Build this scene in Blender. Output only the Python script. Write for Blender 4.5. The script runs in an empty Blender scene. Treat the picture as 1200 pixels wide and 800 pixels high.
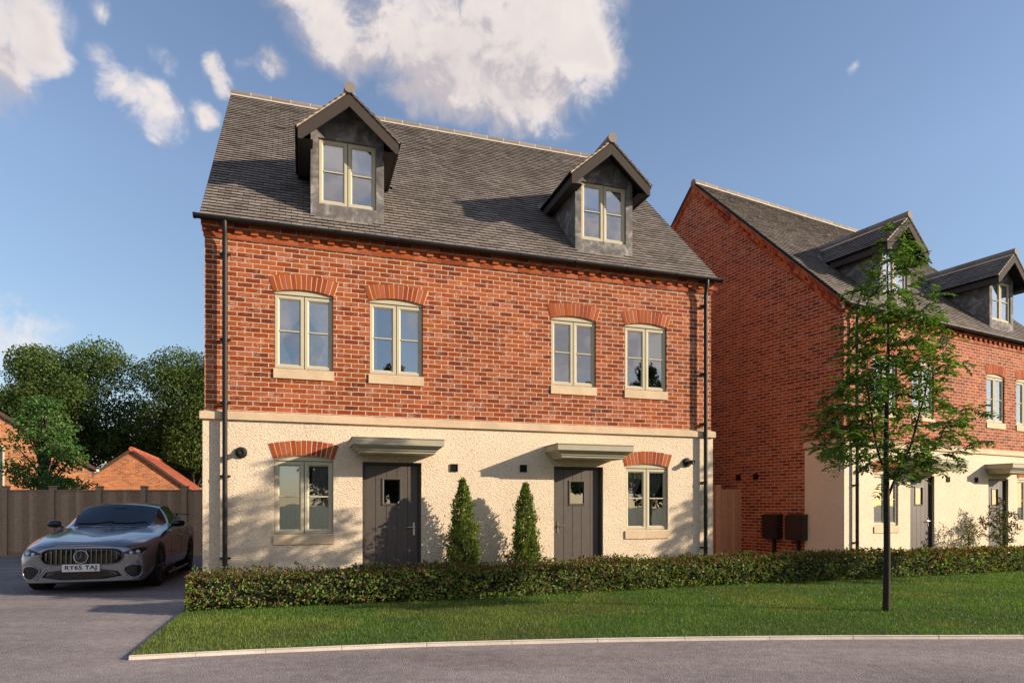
import bpy, bmesh, math, random
import numpy as np
from mathutils import Vector, Matrix
from mathutils.bvhtree import BVHTree
R = math.radians
PI = math.pi
rng = np.random.default_rng(7)
random.seed(7)
sc = bpy.context.scene
col = sc.collection

# ------------------------------------------------------------------ helpers
def tag(o, label=None, cat=None, group=None, kind=None):
    if label: o['label'] = label
    if cat: o['category'] = cat
    if group: o['group'] = group
    if kind: o['kind'] = kind
    return o

def empty(name, loc=(0, 0, 0), rz=0.0, parent=None):
    o = bpy.data.objects.new(name, None)
    col.objects.link(o)
    o.location = loc
    o.rotation_euler = (0, 0, rz)
    o.empty_display_size = 0.2
    if parent: o.parent = parent
    return o

class MB:
    """collects faces in plain lists, then links them as one mesh object"""
    def __init__(self):
        self.v = []; self.f = []; self.m = []; self.uv = {}; self.sm = []
    def face(self, pts, m=0, uv=None, smooth=False):
        b = len(self.v)
        self.v.extend([tuple(p) for p in pts])
        self.f.append(tuple(range(b, b + len(pts))))
        self.m.append(m); self.sm.append(smooth)
        if uv is not None: self.uv[len(self.f) - 1] = uv
    def mesh(self, verts, faces, m=0, smooth=False):
        b = len(self.v)
        self.v.extend([tuple(p) for p in verts])
        for f in faces:
            self.f.append(tuple(b + i for i in f)); self.m.append(m); self.sm.append(smooth)
    def box(self, x0, x1, y0, y1, z0, z1, m=0):
        v = [(x0,y0,z0),(x1,y0,z0),(x1,y1,z0),(x0,y1,z0),(x0,y0,z1),(x1,y0,z1),(x1,y1,z1),(x0,y1,z1)]
        self.mesh(v, [(0,3,2,1),(4,5,6,7),(0,1,5,4),(1,2,6,5),(2,3,7,6),(3,0,4,7)], m)
    def cbox(self, x0, x1, y0, y1, z0, z1, c=0.004, m=0):
        """box with chamfered front (y0) edges"""
        a = [(x0,y1,z0),(x1,y1,z0),(x1,y1,z1),(x0,y1,z1)]
        b = [(x0,y0+c,z0),(x1,y0+c,z0),(x1,y0+c,z1),(x0,y0+c,z1)]
        d = [(x0+c,y0,z0+c),(x1-c,y0,z0+c),(x1-c,y0,z1-c),(x0+c,y0,z1-c)]
        f = [(8,9,10,11)]
        for i in range(4):
            j = (i+1) % 4
            f += [(i,j,4+j,4+i),(4+i,4+j,8+j,8+i)]
        f.append((3,2,1,0))
        self.mesh(a+b+d, f, m)
    def prism(self, poly, y0, y1, m=0):
        """poly in (x,z), extruded from y0 (front) to y1"""
        n = len(poly)
        v = [(x,y0,z) for x,z in poly] + [(x,y1,z) for x,z in poly]
        f = [tuple(range(n)), tuple(range(2*n-1, n-1, -1))]
        for i in range(n):
            j = (i+1) % n
            f.append((i, i+n, j+n, j))
        self.mesh(v, f, m)
    def tube(self, pts, rad, n=10, m=0, cap=True, smooth=True):
        pts = [Vector(p) for p in pts]
        if not hasattr(rad, '__len__'): rad = [rad]*len(pts)
        rings = []; up = None
        for i, p in enumerate(pts):
            d = (pts[min(i+1, len(pts)-1)] - pts[max(i-1, 0)])
            if d.length < 1e-9: d = Vector((0,0,1))
            d.normalize()
            if up is None:
                up = Vector((0,0,1)) if abs(d.z) < .9 else Vector((1,0,0))
            a = d.cross(up)
            if a.length < 1e-6: a = d.cross(Vector((0,1,0)))
            a.normalize(); b = a.cross(d).normalized(); up = b
            rings.append([p + (a*math.cos(2*PI*k/n) + b*math.sin(2*PI*k/n))*rad[i] for k in range(n)])
        v = [q for r in rings for q in r]; f = []
        for i in range(len(pts)-1):
            for k in range(n):
                k2 = (k+1) % n
                f.append((i*n+k, i*n+k2, (i+1)*n+k2, (i+1)*n+k))
        self.mesh(v, f, m, smooth)
        if cap:
            self.mesh(rings[0], [tuple(range(n-1,-1,-1))], m)
            self.mesh(rings[-1], [tuple(range(n))], m)
    def lathe(self, c, axis, prof, n=20, m=0, smooth=True):
        """prof: (distance along axis, radius)"""
        c = Vector(c); d = Vector(axis).normalized()
        up = Vector((0,0,1)) if abs(d.z) < .9 else Vector((1,0,0))
        a = d.cross(up).normalized(); b = a.cross(d).normalized()
        for (h0, r0), (h1, r1) in zip(prof, prof[1:]):      # each band keeps its own crisp edge
            v = []
            for h, r in ((h0, r0), (h1, r1)):
                for k in range(n):
                    v.append(c + d*h + (a*math.cos(2*PI*k/n) + b*math.sin(2*PI*k/n))*r)
            self.mesh(v, [(k, (k+1) % n, n+(k+1) % n, n+k) for k in range(n)], m, smooth)
    def ring(self, x0, x1, z0, z1, prof, m=0):
        """mitred rectangular moulding; prof: list of (inset, y)"""
        loops = [[(x0+i,y,z0+i),(x1-i,y,z0+i),(x1-i,y,z1-i),(x0+i,y,z1-i)] for i, y in prof]
        v = [p for l in loops for p in l]; f = []
        for k in range(len(prof)-1):
            for i in range(4):
                j = (i+1) % 4
                f.append((k*4+i, k*4+j, (k+1)*4+j, (k+1)*4+i))
        self.mesh(v, f, m)
    def build(self, name, mats, parent=None, kind=None):
        me = bpy.data.meshes.new(name)
        me.from_pydata(self.v, [], self.f)
        if not isinstance(mats, (list, tuple)): mats = [mats]
        for mt in mats: me.materials.append(mt)
        me.polygons.foreach_set('material_index', self.m)
        me.polygons.foreach_set('use_smooth', self.sm)
        ul = me.uv_layers.new(name='UVMap')
        for p in me.polygons:
            u = self.uv.get(p.index)
            n = p.normal
            ax = 0 if abs(n.z) > max(abs(n.x), abs(n.y)) else (1 if abs(n.y) >= abs(n.x) else 2)
            for k, li in enumerate(p.loop_indices):
                if u is not None: ul.data[li].uv = u[k]
                else:
                    c = me.vertices[me.loops[li].vertex_index].co
                    ul.data[li].uv = (c.x, c.y) if ax == 0 else ((c.x, c.z) if ax == 1 else (c.y, c.z))
        o = bpy.data.objects.new(name, me)
        col.objects.link(o)
        if parent: o.parent = parent
        if kind: o['kind'] = kind
        return o

def fast_mesh(name, V, F, mat, cols=None, parent=None, smooth=False):
    """numpy mesh of triangles"""
    V = np.asarray(V, np.float32); F = np.asarray(F, np.int32)
    me = bpy.data.meshes.new(name)
    me.vertices.add(len(V)); me.vertices.foreach_set('co', V.ravel())
    me.loops.add(F.size); me.loops.foreach_set('vertex_index', F.ravel())
    me.polygons.add(len(F))
    me.polygons.foreach_set('loop_start', np.arange(0, F.size, 3, dtype=np.int32))
    me.polygons.foreach_set('loop_total', np.full(len(F), 3, np.int32))
    me.polygons.foreach_set('use_smooth', np.full(len(F), smooth))
    me.update(calc_edges=True)
    if cols is not None:
        at = me.color_attributes.new('Col', 'FLOAT_COLOR', 'POINT')
        c4 = np.ones((len(V), 4), np.float32); c4[:, :3] = cols
        at.data.foreach_set('color', c4.ravel())
    me.materials.append(mat)
    o = bpy.data.objects.new(name, me)
    col.objects.link(o)
    if parent: o.parent = parent
    return o

def unit(a):
    return a / np.maximum(np.linalg.norm(a, axis=-1, keepdims=True), 1e-9)

def leaf_arrays(C, D, N, Ln, Wd, cols, fold=.25, mid=.45):
    """C base points, D axis, N normal hint; folded four-point leaves"""
    n = len(C)
    D = unit(D); S = unit(np.cross(D, N)); U = np.cross(S, D)
    Ln = np.broadcast_to(np.asarray(Ln, float), (n,))[:, None]; Wd = np.broadcast_to(np.asarray(Wd, float), (n,))[:, None]
    m = C + D*Ln*mid
    V = np.stack([C, m + S*Wd*.5 + U*Wd*fold, C + D*Ln - U*Ln*.08, m - S*Wd*.5 + U*Wd*fold], 1).reshape(-1, 3)
    b = np.arange(n)[:, None]*4
    F = np.concatenate([b + np.array([[0, 1, 2]]), b + np.array([[0, 2, 3]])], 1).reshape(-1, 3)
    return V, F, np.repeat(cols, 4, 0)

def rand_unit(n):
    return unit(rng.normal(size=(n, 3)))

def pick_cols(n, pal, w=None, jit=.12):
    pal = np.array(pal, float)
    if w is not None: w = np.array(w, float)/sum(w)
    c = pal[rng.choice(len(pal), n, p=w)]
    return np.clip(c*(1 + rng.normal(0, jit, (n, 1))), .002, 1)

def copy_tree(o, parent=None):
    c = o.copy(); col.objects.link(c)
    c.parent = parent
    if parent is not None: c.matrix_parent_inverse = o.matrix_parent_inverse.copy()
    for ch in list(o.children): copy_tree(ch, c)
    return c

# ------------------------------------------------------------------ materials
def mat_new(name):
    m = bpy.data.materials.new(name); m.use_nodes = True
    nt = m.node_tree; nt.nodes.clear()
    out = nt.nodes.new('ShaderNodeOutputMaterial')
    return m, nt, out

class NT:
    def __init__(s, nt): s.nt = nt
    def n(s, typ, props=None, **inp):
        nd = s.nt.nodes.new(typ)
        for k, v in (props or {}).items(): setattr(nd, k, v)
        for k, v in inp.items(): s.set(nd, k, v)
        return nd
    def set(s, nd, k, v):
        key = k.replace('_', ' ') if not k.startswith('i') or not k[1:].isdigit() else int(k[1:])
        sock = nd.inputs[key]
        if isinstance(v, bpy.types.NodeSocket): s.nt.links.new(v, sock)
        elif isinstance(v, bpy.types.Node): s.nt.links.new(v.outputs[0], sock)
        else:
            if sock.type == 'RGBA' and len(v) == 3: v = (*v, 1)
            sock.default_value = v
    def math(s, op, a, b=0.0, c=0.0, clamp=False):
        nd = s.n('ShaderNodeMath', {'operation': op, 'use_clamp': clamp}, i0=a, i1=b)
        if op in ('MULTIPLY_ADD', 'SMOOTH_MIN', 'SMOOTH_MAX', 'WRAP'): s.set(nd, 'i2', c)
        return nd.outputs[0]
    def vmath(s, op, a, b=None, scale=None):
        nd = s.n('ShaderNodeVectorMath', {'operation': op}, i0=a)
        if b is not None: s.set(nd, 'i1', b)
        if scale is not None: s.set(nd, 'Scale', scale)
        return nd.outputs['Value'] if op in ('LENGTH', 'DOT_PRODUCT', 'DISTANCE') else nd.outputs[0]
    def mix(s, fac, a, b, blend='MIX'):
        nd = s.n('ShaderNodeMix', {'data_type': 'RGBA', 'blend_type': blend})
        for i, v in ((0, fac), (6, a), (7, b)):
            so = nd.inputs[i]
            if isinstance(v, bpy.types.NodeSocket): s.nt.links.new(v, so)
            else: so.default_value = v if i == 0 else ((*v, 1) if len(v) == 3 else v)
        return nd.outputs[2]
    def ramp(s, fac, stops, interp='LINEAR'):
        nd = s.n('ShaderNodeValToRGB', Fac=fac)
        cr = nd.color_ramp; cr.interpolation = interp
        while len(cr.elements) > 1: cr.elements.remove(cr.elements[-1])
        for i, (p, c) in enumerate(stops):
            e = cr.elements[0] if i == 0 else cr.elements.new(p)
            e.position = p
            c = (c, c, c) if not hasattr(c, '__len__') else c
            e.color = (*c, 1)
        return nd.outputs[0]
    def noise(s, vec, scale, detail=4, rough=.55, dist=0.0):
        nd = s.n('ShaderNodeTexNoise', Scale=scale, Detail=detail, Roughness=rough, Distortion=dist)
        if vec is not None: s.set(nd, 'Vector', vec)
        return nd.outputs[0]
    def bump(s, h, strength=1.0, dist=.01, normal=None):
        nd = s.n('ShaderNodeBump', Height=h, Strength=strength, Distance=dist)
        if normal is not None: s.set(nd, 'Normal', normal)
        return nd.outputs[0]

def principled(nt, out, **kw):
    g = NT(nt)
    b = g.n('ShaderNodeBsdfPrincipled', None, **kw)
    nt.links.new(b.outputs[0], out.inputs[0])
    return b

def plain(name, c, rough=.5, metal=0.0, noise=.12, nscale=8.0, bump=0.0, bscale=60.0, coat=0.0, spec=None):
    """painted / cast surface with slight unevenness in tone and gloss"""
    m, nt, out = mat_new(name); g = NT(nt)
    tc = g.n('ShaderNodeTexCoord').outputs['Object']
    nz = g.noise(tc, nscale, 5)
    f = g.ramp(nz, [(.3, 1-noise), (.7, 1+noise*.6)])
    c4 = g.mix(1.0, c, f, 'MULTIPLY')
    kw = dict(Base_Color=c4, Roughness=g.math('MULTIPLY_ADD', nz, .2, rough-.1), Metallic=metal)
    if coat: kw['Coat_Weight'] = coat; kw['Coat_Roughness'] = .05
    if spec is not None: kw['Specular_IOR_Level'] = spec
    if bump: kw['Normal'] = g.bump(g.noise(tc, bscale, 4), .6, bump)
    principled(nt, out, **kw)
    return m

def brick_wall_mat(name, pal, mortar, bw=.225, bh=.075, msize=.0068, blot=(.55,.28,.17)):
    m, nt, out = mat_new(name); g = NT(nt)
    uv = g.n('ShaderNodeUVMap').outputs[0]
    wob = g.n('ShaderNodeTexNoise', Vector=uv, Scale=30.0, Detail=4.0, Roughness=.7)
    wv = g.vmath('SCALE', g.vmath('SUBTRACT', wob.outputs[1], (.5,.5,.5)), scale=.013)
    v = g.vmath('ADD', uv, wv)
    bt = g.n('ShaderNodeTexBrick', {'offset': .5, 'squash': 1.0}, Vector=v, Color1=(0,0,0), Color2=(1,1,1), Mortar=(0,0,0), Scale=1.0,
             Mortar_Size=msize, Mortar_Smooth=.18, Bias=0.0, Brick_Width=bw, Row_Height=bh)
    rnd = bt.outputs[0]; mor = bt.outputs[1]
    c = g.ramp(rnd, pal)
    fine = g.noise(uv, 60.0, 5, .65)
    mid = g.noise(uv, 16.0, 4, .6)
    c = g.mix(1.0, c, g.ramp(fine, [(.25, .42), (.75, 1.38)]), 'MULTIPLY')
    c = g.mix(g.ramp(mid, [(.60, 0.0), (.82, .40)]), c, blot)
    big = g.noise(uv, 1.1, 3)
    spots = g.math('MULTIPLY', g.ramp(g.noise(uv, 6.0, 4, .65), [(.53, 0.0), (.68, 1.0)]), g.ramp(fine, [(.45, 0.0), (.6, .8)]))
    c = g.mix(spots, c, (.62, .45, .36))
    c = g.mix(1.0, c, g.ramp(big, [(.3, .80), (.7, 1.14)]), 'MULTIPLY')
    mc = g.mix(1.0, mortar, g.ramp(fine, [(.2, .75), (.8, 1.15)]), 'MULTIPLY')
    c = g.mix(mor, c, mc)
    chip = g.math('MULTIPLY', g.ramp(g.noise(uv, 24.0, 5, .75), [(.30, 1.0), (.37, 0.0)]), .75)
    c = g.mix(chip, c, (.07,.03,.02))
    h = g.math('SUBTRACT', g.math('MULTIPLY_ADD', fine, .35, g.math('MULTIPLY', rnd, .25)), g.math('MULTIPLY', mor, .9))
    principled(nt, out, Base_Color=c, Roughness=.88, Specular_IOR_Level=.25, Normal=g.bump(h, 1.0, .010))
    return m

def island_mat(name, pal, rough=.85, fine=70.0, var=.2, bump=.003, extra=None):
    """each separate piece (brick, tile, board) of the mesh takes its own tone"""
    m, nt, out = mat_new(name); g = NT(nt)
    tc = g.n('ShaderNodeTexCoord').outputs['Object']
    rnd = g.n('ShaderNodeNewGeometry').outputs['Random Per Island']
    c = g.ramp(rnd, pal)
    nz = g.noise(tc, fine, 5, .65)
    c = g.mix(1.0, c, g.ramp(nz, [(.25, 1-var), (.75, 1+var)]), 'MULTIPLY')
    if extra: c = extra(g, tc, c)
    principled(nt, out, Base_Color=c, Roughness=rough, Specular_IOR_Level=.3, Normal=g.bump(nz, .8, bump))
    return m

BR_PAL = [(0, (.16,.028,.009)), (.10, (.22,.036,.009)), (.22, (.31,.055,.005)), (.34, (.31,.062,.013)), (.46, (.43,.125,.050)),
          (.55, (.34,.068,.005)), (.66, (.20,.033,.009)), (.76, (.36,.078,.006)), (.88, (.42,.115,.044)), (1, (.29,.053,.005))]
M = {}
M['brick'] = brick_wall_mat('red_brickwork', BR_PAL, (.62,.49,.37))
M['brick_piece'] = island_mat('red_brick', BR_PAL, var=.25)
M['mortar'] = plain('mortar', (.68,.55,.44), .9, nscale=40, bump=.003)
M['bg_brick'] = brick_wall_mat('orange_brickwork', [(0,(.34,.11,.04)),(.3,(.48,.18,.065)),(.6,(.55,.22,.08)),(.8,(.44,.15,.05)),(1,(.30,.12,.06))], (.5,.4,.3), msize=.006)

def render_mat():
    m, nt, out = mat_new('roughcast_render'); g = NT(nt)
    tc = g.n('ShaderNodeTexCoord').outputs['Object']
    mp = g.n('ShaderNodeMapping', Vector=tc); mp.inputs['Rotation'].default_value = (0, R(-28), 0); mp.inputs['Scale'].default_value = (.62, 1, 1.25)
    a = g.noise(mp.outputs[0], 66.0, 4, .6, .25)
    vo = g.n('ShaderNodeTexVoronoi', {'feature': 'F1'}, Vector=mp.outputs[0], Scale=60.0, Randomness=1.0).outputs[0]
    b = g.noise(tc, 1.3, 4)
    h = g.math('ADD', g.math('MULTIPLY', g.ramp(a, [(.3,0.0),(.62,1.0)]), .7), g.math('MULTIPLY', vo, -.5))
    c = g.mix(1.0, (.80,.665,.495), g.ramp(b, [(.3,.92),(.7,1.04)]), 'MULTIPLY')
    c = g.mix(g.ramp(a, [(.28,.35),(.42,0.0)]), c, (.46,.38,.30))
    pit = g.noise(mp.outputs[0], 56.0, 3, .6)
    c = g.mix(g.ramp(pit, [(.33,.62),(.42,0.0)]), c, (.30,.225,.16))
    c = g.mix(g.ramp(pit, [(.60,0.0),(.70,.35)]), c, (.82,.72,.60))
    principled(nt, out, Base_Color=c, Roughness=.95, Specular_IOR_Level=.15, Normal=g.bump(h, 1.0, .0075))
    return m
M['render'] = render_mat()

def stone_mat(name, c0):
    m, nt, out = mat_new(name); g = NT(nt)
    tc = g.n('ShaderNodeTexCoord').outputs['Object']
    a = g.noise(tc, 3.0, 5); b = g.noise(tc, 55.0, 4)
    c = g.mix(1.0, c0, g.ramp(a, [(.3,.85),(.7,1.12)]), 'MULTIPLY')
    c = g.mix(1.0, c, g.ramp(b, [(.3,.9),(.7,1.06)]), 'MULTIPLY')
    principled(nt, out, Base_Color=c, Roughness=.85, Normal=g.bump(b, .5, .003))
    return m
M['stone'] = stone_mat('cast_stone', (.60,.46,.30))

def tile_extra(g, tc, c):
    a = g.noise(tc, 1.4, 4); l = g.noise(tc, 26.0, 4, .7)
    c = g.mix(1.0, c, g.ramp(a, [(.3,.85),(.7,1.12)]), 'MULTIPLY')
    return g.mix(g.ramp(l, [(.66,0.0),(.8,.30)]), c, (.22,.2,.15))
M['tile'] = island_mat('roof_tile', [(0,(.16,.138,.122)),(.35,(.205,.178,.156)),(.7,(.235,.204,.178)),(1,(.265,.23,.20))], .8, 90, .18, .002, tile_extra)
M['underlay'] = plain('roof_underlay', (.012,.012,.013), .9)
M['ridge'] = island_mat('ridge_tile', [(0,(.20,.17,.145)),(1,(.27,.235,.20))], .85, 60, .15)
M['lead'] = plain('lead_cladding', (.085,.083,.088), .6, .0, .55, 7, .003, 25)
M['lead'].node_tree  # keeps its mottled tone
def lead_mat():
    m, nt, out = mat_new('weathered_lead'); g = NT(nt)
    tc = g.n('ShaderNodeTexCoord').outputs['Object']
    a = g.noise(tc, 4.0, 6, .65, .8); b = g.noise(tc, 18.0, 5, .7)
    c = g.ramp(a, [(.32,(.10,.096,.096)),(.5,(.18,.170,.166)),(.64,(.34,.32,.305))])
    c = g.mix(1.0, c, g.ramp(b, [(.3,.8),(.7,1.15)]), 'MULTIPLY')
    principled(nt, out, Base_Color=c, Roughness=.9, Specular_IOR_Level=.1, Normal=g.bump(g.noise(tc, 3.0, 3), .3, .01))
    return m
M['lead'] = lead_mat()
M['board'] = plain('dark_painted_board', (.062,.052,.046), .85, noise=.1, nscale=20, spec=.15)
M['board_edge'] = plain('verge_mortar', (.62,.48,.36), .9)
M['black'] = plain('black_plastic', (.016,.015,.015), .5, noise=.2, spec=.3)
M['sage'] = plain('sage_paint', (.50,.46,.335), .75, noise=.05, nscale=5, spec=.2)
M['gap'] = plain('frame_gap', (.05,.048,.035), .7)
M['canopy'] = plain('canopy_paint', (.38,.35,.255), .8, noise=.08, nscale=6)
M['door'] = plain('door_paint', (.084,.070,.060), .5, noise=.08, nscale=12)
M['door_frame'] = plain('door_frame_paint', (.045,.038,.034), .5)
M['steel'] = plain('brushed_steel', (.6,.58,.55), .25, 1.0)
M['plaster'] = plain('room_plaster', (.42,.40,.37), .9)
M['floorboard'] = plain('room_floor', (.16,.11,.07), .6)
M['meter'] = plain('meter_box_brown', (.022,.014,.012), .45)
M['fabric_w'] = plain('blind_fabric', (.88,.86,.82), .9, noise=.03)

def glass_mat(name, refl=.36, tint=(.95,.96,.97), wave=.0003):
    m, nt, out = mat_new(name); g = NT(nt)
    tc = g.n('ShaderNodeTexCoord').outputs['Object']
    nm = g.bump(g.noise(tc, 1.6, 2), .5, wave*10)
    gl = g.n('ShaderNodeBsdfGlossy', Color=(.95,.97,1.0), Roughness=.012, Normal=nm)
    tr = g.n('ShaderNodeBsdfTransparent', Color=tint)
    fr = g.n('ShaderNodeFresnel', IOR=1.5)
    fac = g.math('MULTIPLY_ADD', fr.outputs[0], .8, refl, clamp=True)
    mx = g.n('ShaderNodeMixShader', Fac=fac, i1=tr.outputs[0], i2=gl.outputs[0])
    nt.links.new(mx.outputs[0], out.inputs[0])
    return m
M['glass'] = glass_mat('window_glass')

def leaf_mat(name, trans=.35, rough=.5, spec=.3):
    m, nt, out = mat_new(name); g = NT(nt)
    a = g.n('ShaderNodeVertexColor', {'layer_name': 'Col'}).outputs[0]
    p = g.n('ShaderNodeBsdfPrincipled', Base_Color=a, Roughness=rough, Specular_IOR_Level=spec)
    t = g.n('ShaderNodeBsdfTranslucent', Color=g.mix(1.0, a, (1.25,1.35,.55), 'MULTIPLY'))
    mx = g.n('ShaderNodeMixShader', Fac=trans, i1=p.outputs[0], i2=t.outputs[0])
    nt.links.new(mx.outputs[0], out.inputs[0])
    return m
M['leaf'] = leaf_mat('leaf')
M['bark'] = plain('bark', (.055,.042,.032), .9, noise=.4, nscale=25, bump=.006, bscale=50)

def curtain_mat(name, c, tr=.35):
    m, nt, out = mat_new(name); g = NT(nt)
    d = g.n('ShaderNodeBsdfDiffuse', Color=c); t = g.n('ShaderNodeBsdfTranslucent', Color=c)
    mx = g.n('ShaderNodeMixShader', Fac=tr, i1=d.outputs[0], i2=t.outputs[0])
    nt.links.new(mx.outputs[0], out.inputs[0]); return m
M['net'] = curtain_mat('net_curtain', (.90,.89,.87), .12)
M['drape'] = curtain_mat('grey_drape', (.46,.46,.45), .10)
# ------------------------------------------------------------------ the semi-detached house (local: x along the front, y into depth)
HL, HD = 8.83, 8.92
RM = .9875                                       # roof rise per metre
def zr(t): return 5.72 + RM*(t + .12)           # roof surface
SLN = math.hypot(1, RM)
OPEN1 = [(.98,1.86,3.53,4.68), (2.42,3.29,3.53,4.68), (5.56,6.42,3.53,4.68), (7.00,7.87,3.53,4.68)]
OPEN0 = [(.98,1.86,.96,2.10), (7.00,7.88,.96,2.09)]
DOORS = [(2.31,3.26,0.0,2.11), (5.60,6.55,0.0,2.10)]

def arch_z(o, s):
    u = (s - o[0])/(o[1]-o[0])
    return o[3] + .024 + .058*(1-(2*u-1)**2)

def wall_cols(mb, x0, x1, z0, ztop, y, opens, reveal=.11, m=0, flip=False):
    """front wall with openings: columns of quads; opens: (s0,s1,zb,zt,arched)"""
    br = {x0, x1}
    for o in opens:
        k = 10 if o[4] else 1
        for i in range(k+1): br.add(round(o[0] + (o[1]-o[0])*i/k, 5))
    br = sorted(b for b in br if x0 <= b <= x1)
    for a, b in zip(br, br[1:]):
        mid = (a+b)/2
        cover = sorted([o for o in opens if o[0] < mid < o[1]], key=lambda o: o[2])
        za = zb = z0
        for o in cover:
            if o[2] > za + 1e-6: mb.face([(a,y,za),(b,y,zb),(b,y,o[2]),(a,y,o[2])], m)
            ta = arch_z(o, a) if o[4] else o[3]; tb = arch_z(o, b) if o[4] else o[3]
            mb.face([(a,y,ta),(b,y,tb),(b,y+reveal,tb),(a,y+reveal,ta)], m)
            za, zb = ta, tb
        ea = ztop(a) if callable(ztop) else ztop; eb = ztop(b) if callable(ztop) else ztop
        mb.face([(a,y,za),(b,y,zb),(b,y,eb),(a,y,ea)], m)
    for o in opens:
        t = arch_z(o, o[0]) if o[4] else o[3]
        mb.face([(o[0],y,o[2]),(o[0],y,t),(o[0],y+reveal,t),(o[0],y+reveal,o[2])], m)
        mb.face([(o[1],y,t),(o[1],y,o[2]),(o[1],y+reveal,o[2]),(o[1],y+reveal,t)], m)
        if o[2] > z0 + .01:
            mb.face([(o[0],y,o[2]),(o[0],y+reveal,o[2]),(o[1],y+reveal,o[2]),(o[1],y,o[2])], m)

def tiles(mb, org, along, up, nrm, W, H, gauge=.112, tw=.183, skip=None, jit=.0022, x_from=0.0):
    """overlapping plain tiles, each a thin slab of its own, on a slope"""
    rows = int(H/gauge)
    org = np.array(org); along = np.array(along, float); up = np.array(up, float); nrm = np.array(nrm, float)
    for r in range(rows):
        d0 = r*gauge
        off = (r % 2)*tw*.5
        xs = np.arange(-off, W + 1e-6, tw)
        for x in xs:
            a = max(x, 0) + .0042; b = min(x + tw, W) - .0042
            if b - a < .03: continue
            if skip and skip((a+b)/2, d0 + gauge*.5): continue
            lift = .034 + random.uniform(-1, 1)*jit
            d1 = min(d0 + gauge + .045, H + .01); dd = random.uniform(-1, 1)*.0025
            tlt = random.uniform(-1, 1)*.0022
            P = lambda xx, dv, nv: tuple(org + along*xx + up*dv + nrm*nv)
            v = [P(a,d0+dd,lift-.007+tlt), P(b,d0+dd,lift-.007-tlt), P(b,d1,-.006), P(a,d1,-.006),
                 P(a,d0+dd,lift+tlt), P(b,d0+dd,lift-tlt), P(b,d1,.006), P(a,d1,.006)]
            mb.mesh(v, [(4,5,6,7),(0,1,5,4),(3,0,4,7),(1,2,6,5)])

def make_window(house, o, arched, wall_y, kind='window', bars=True, setback=.034):
    s0, s1, z0, z1 = o
    y = wall_y + setback
    mb = MB()                                     # outer frame with mullion and (arched) head panel
    mb.ring(s0, s1, z0, z1, [(0,y+.07),(0,y+.012),(.018,y+.012),(.018,y+.07)], 0)
    c = (s0+s1)/2
    mb.box(c-.014, c+.014, y+.02, y+.07, z0+.018, z1-.018, 1)
    if arched:
        n = 10
        P = [(s0 + (s1-s0)*i/n) for i in range(n+1)]
        poly = [(s0, z1+.006)] + [(s1, z1+.006)] + [(p, arch_z((s0,s1,z0,z1), p)-.001) for p in reversed(P)]
        mb.prism(poly, y-.012, y+.06, 0)
    f = mb.build(kind, [M['sage'], M['gap']], house)
    for a, b in ((s0+.008, c-.006), (c+.006, s1-.008)):
        sb = MB(); w = .068
        zz0, zz1 = z0+.010, z1-.010
        sb.ring(a, b, zz0, zz1, [(0,y+.05),(0,y+.004),(.004,y),(w-.024,y),(w-.018,y+.006),(w,y+.022),(w,y+.05)])
        if bars:
            zm = zz0 + (zz1-zz0)*.515
            sb.cbox(a+w-.002, b-w+.002, y+.006, y+.024, zm-.011, zm+.011, .004)
        sb.build('sash', M['sage'], f)
    g = MB()
    for a, b in ((s0+.07, c-.07), (c+.07, s1-.07)):
        g.face([(a,y+.027,z0+.07),(b,y+.027,z0+.07),(b,y+.027,z1-.07),(a,y+.027,z1-.07)])
    g.build('pane', M['glass'], f)
    if arched:
        a = MB(); n = 13; cc = c; hw = (s1-s0)/2
        zi = lambda u: arch_z((s0,s1,z0,z1), s0 + (s1-s0)*u) + .006
        so = lambda u: cc + (u-.5)*2*hw*1.20
        zo = lambda u: z1 + .256 + .062*(1-(2*u-1)**2)
        si = lambda u: cc + (u-.5)*2*(hw+.012)
        for i in range(n):
            u0, u1 = (i+.10)/n, (i+.90)/n
            j = random.uniform(-.006, .006)
            q = [(si(u0), zi(u0)), (si(u1), zi(u1)), (so(u1), zo(u1)+j), (so(u0), zo(u0)+j)]
            a.prism(q, wall_y-.008-random.uniform(0, .003), wall_y+.05, 0)
        for i in range(n):
            u0, u1 = i/n, (i+1)/n
            a.prism([(si(u0), zi(u0)+.002), (si(u1), zi(u1)+.002), (so(u1), zo(u1)-.004), (so(u0), zo(u0)-.004)], wall_y-.005, wall_y+.04, 1)
        a.build('brick_arch', [M['brick_piece'], M['mortar']], f)
        s = MB()
        yf = wall_y - .022
        s.mesh([(s0-.012,yf,z0-.155),(s1+.012,yf,z0-.155),(s1+.012,wall_y+.1,z0-.155),(s0-.012,wall_y+.1,z0-.155),
                (s0-.012,yf,z0-.012),(s1+.012,yf,z0-.012),(s1+.012,wall_y+.1,z0-.001),(s0-.012,wall_y+.1,z0-.001)],
               [(0,3,2,1),(4,5,6,7),(0,1,5,4),(1,2,6,5),(2,3,7,6),(3,0,4,7)])
        s.build('stone_sill', M['stone'], f)
    return f

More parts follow.
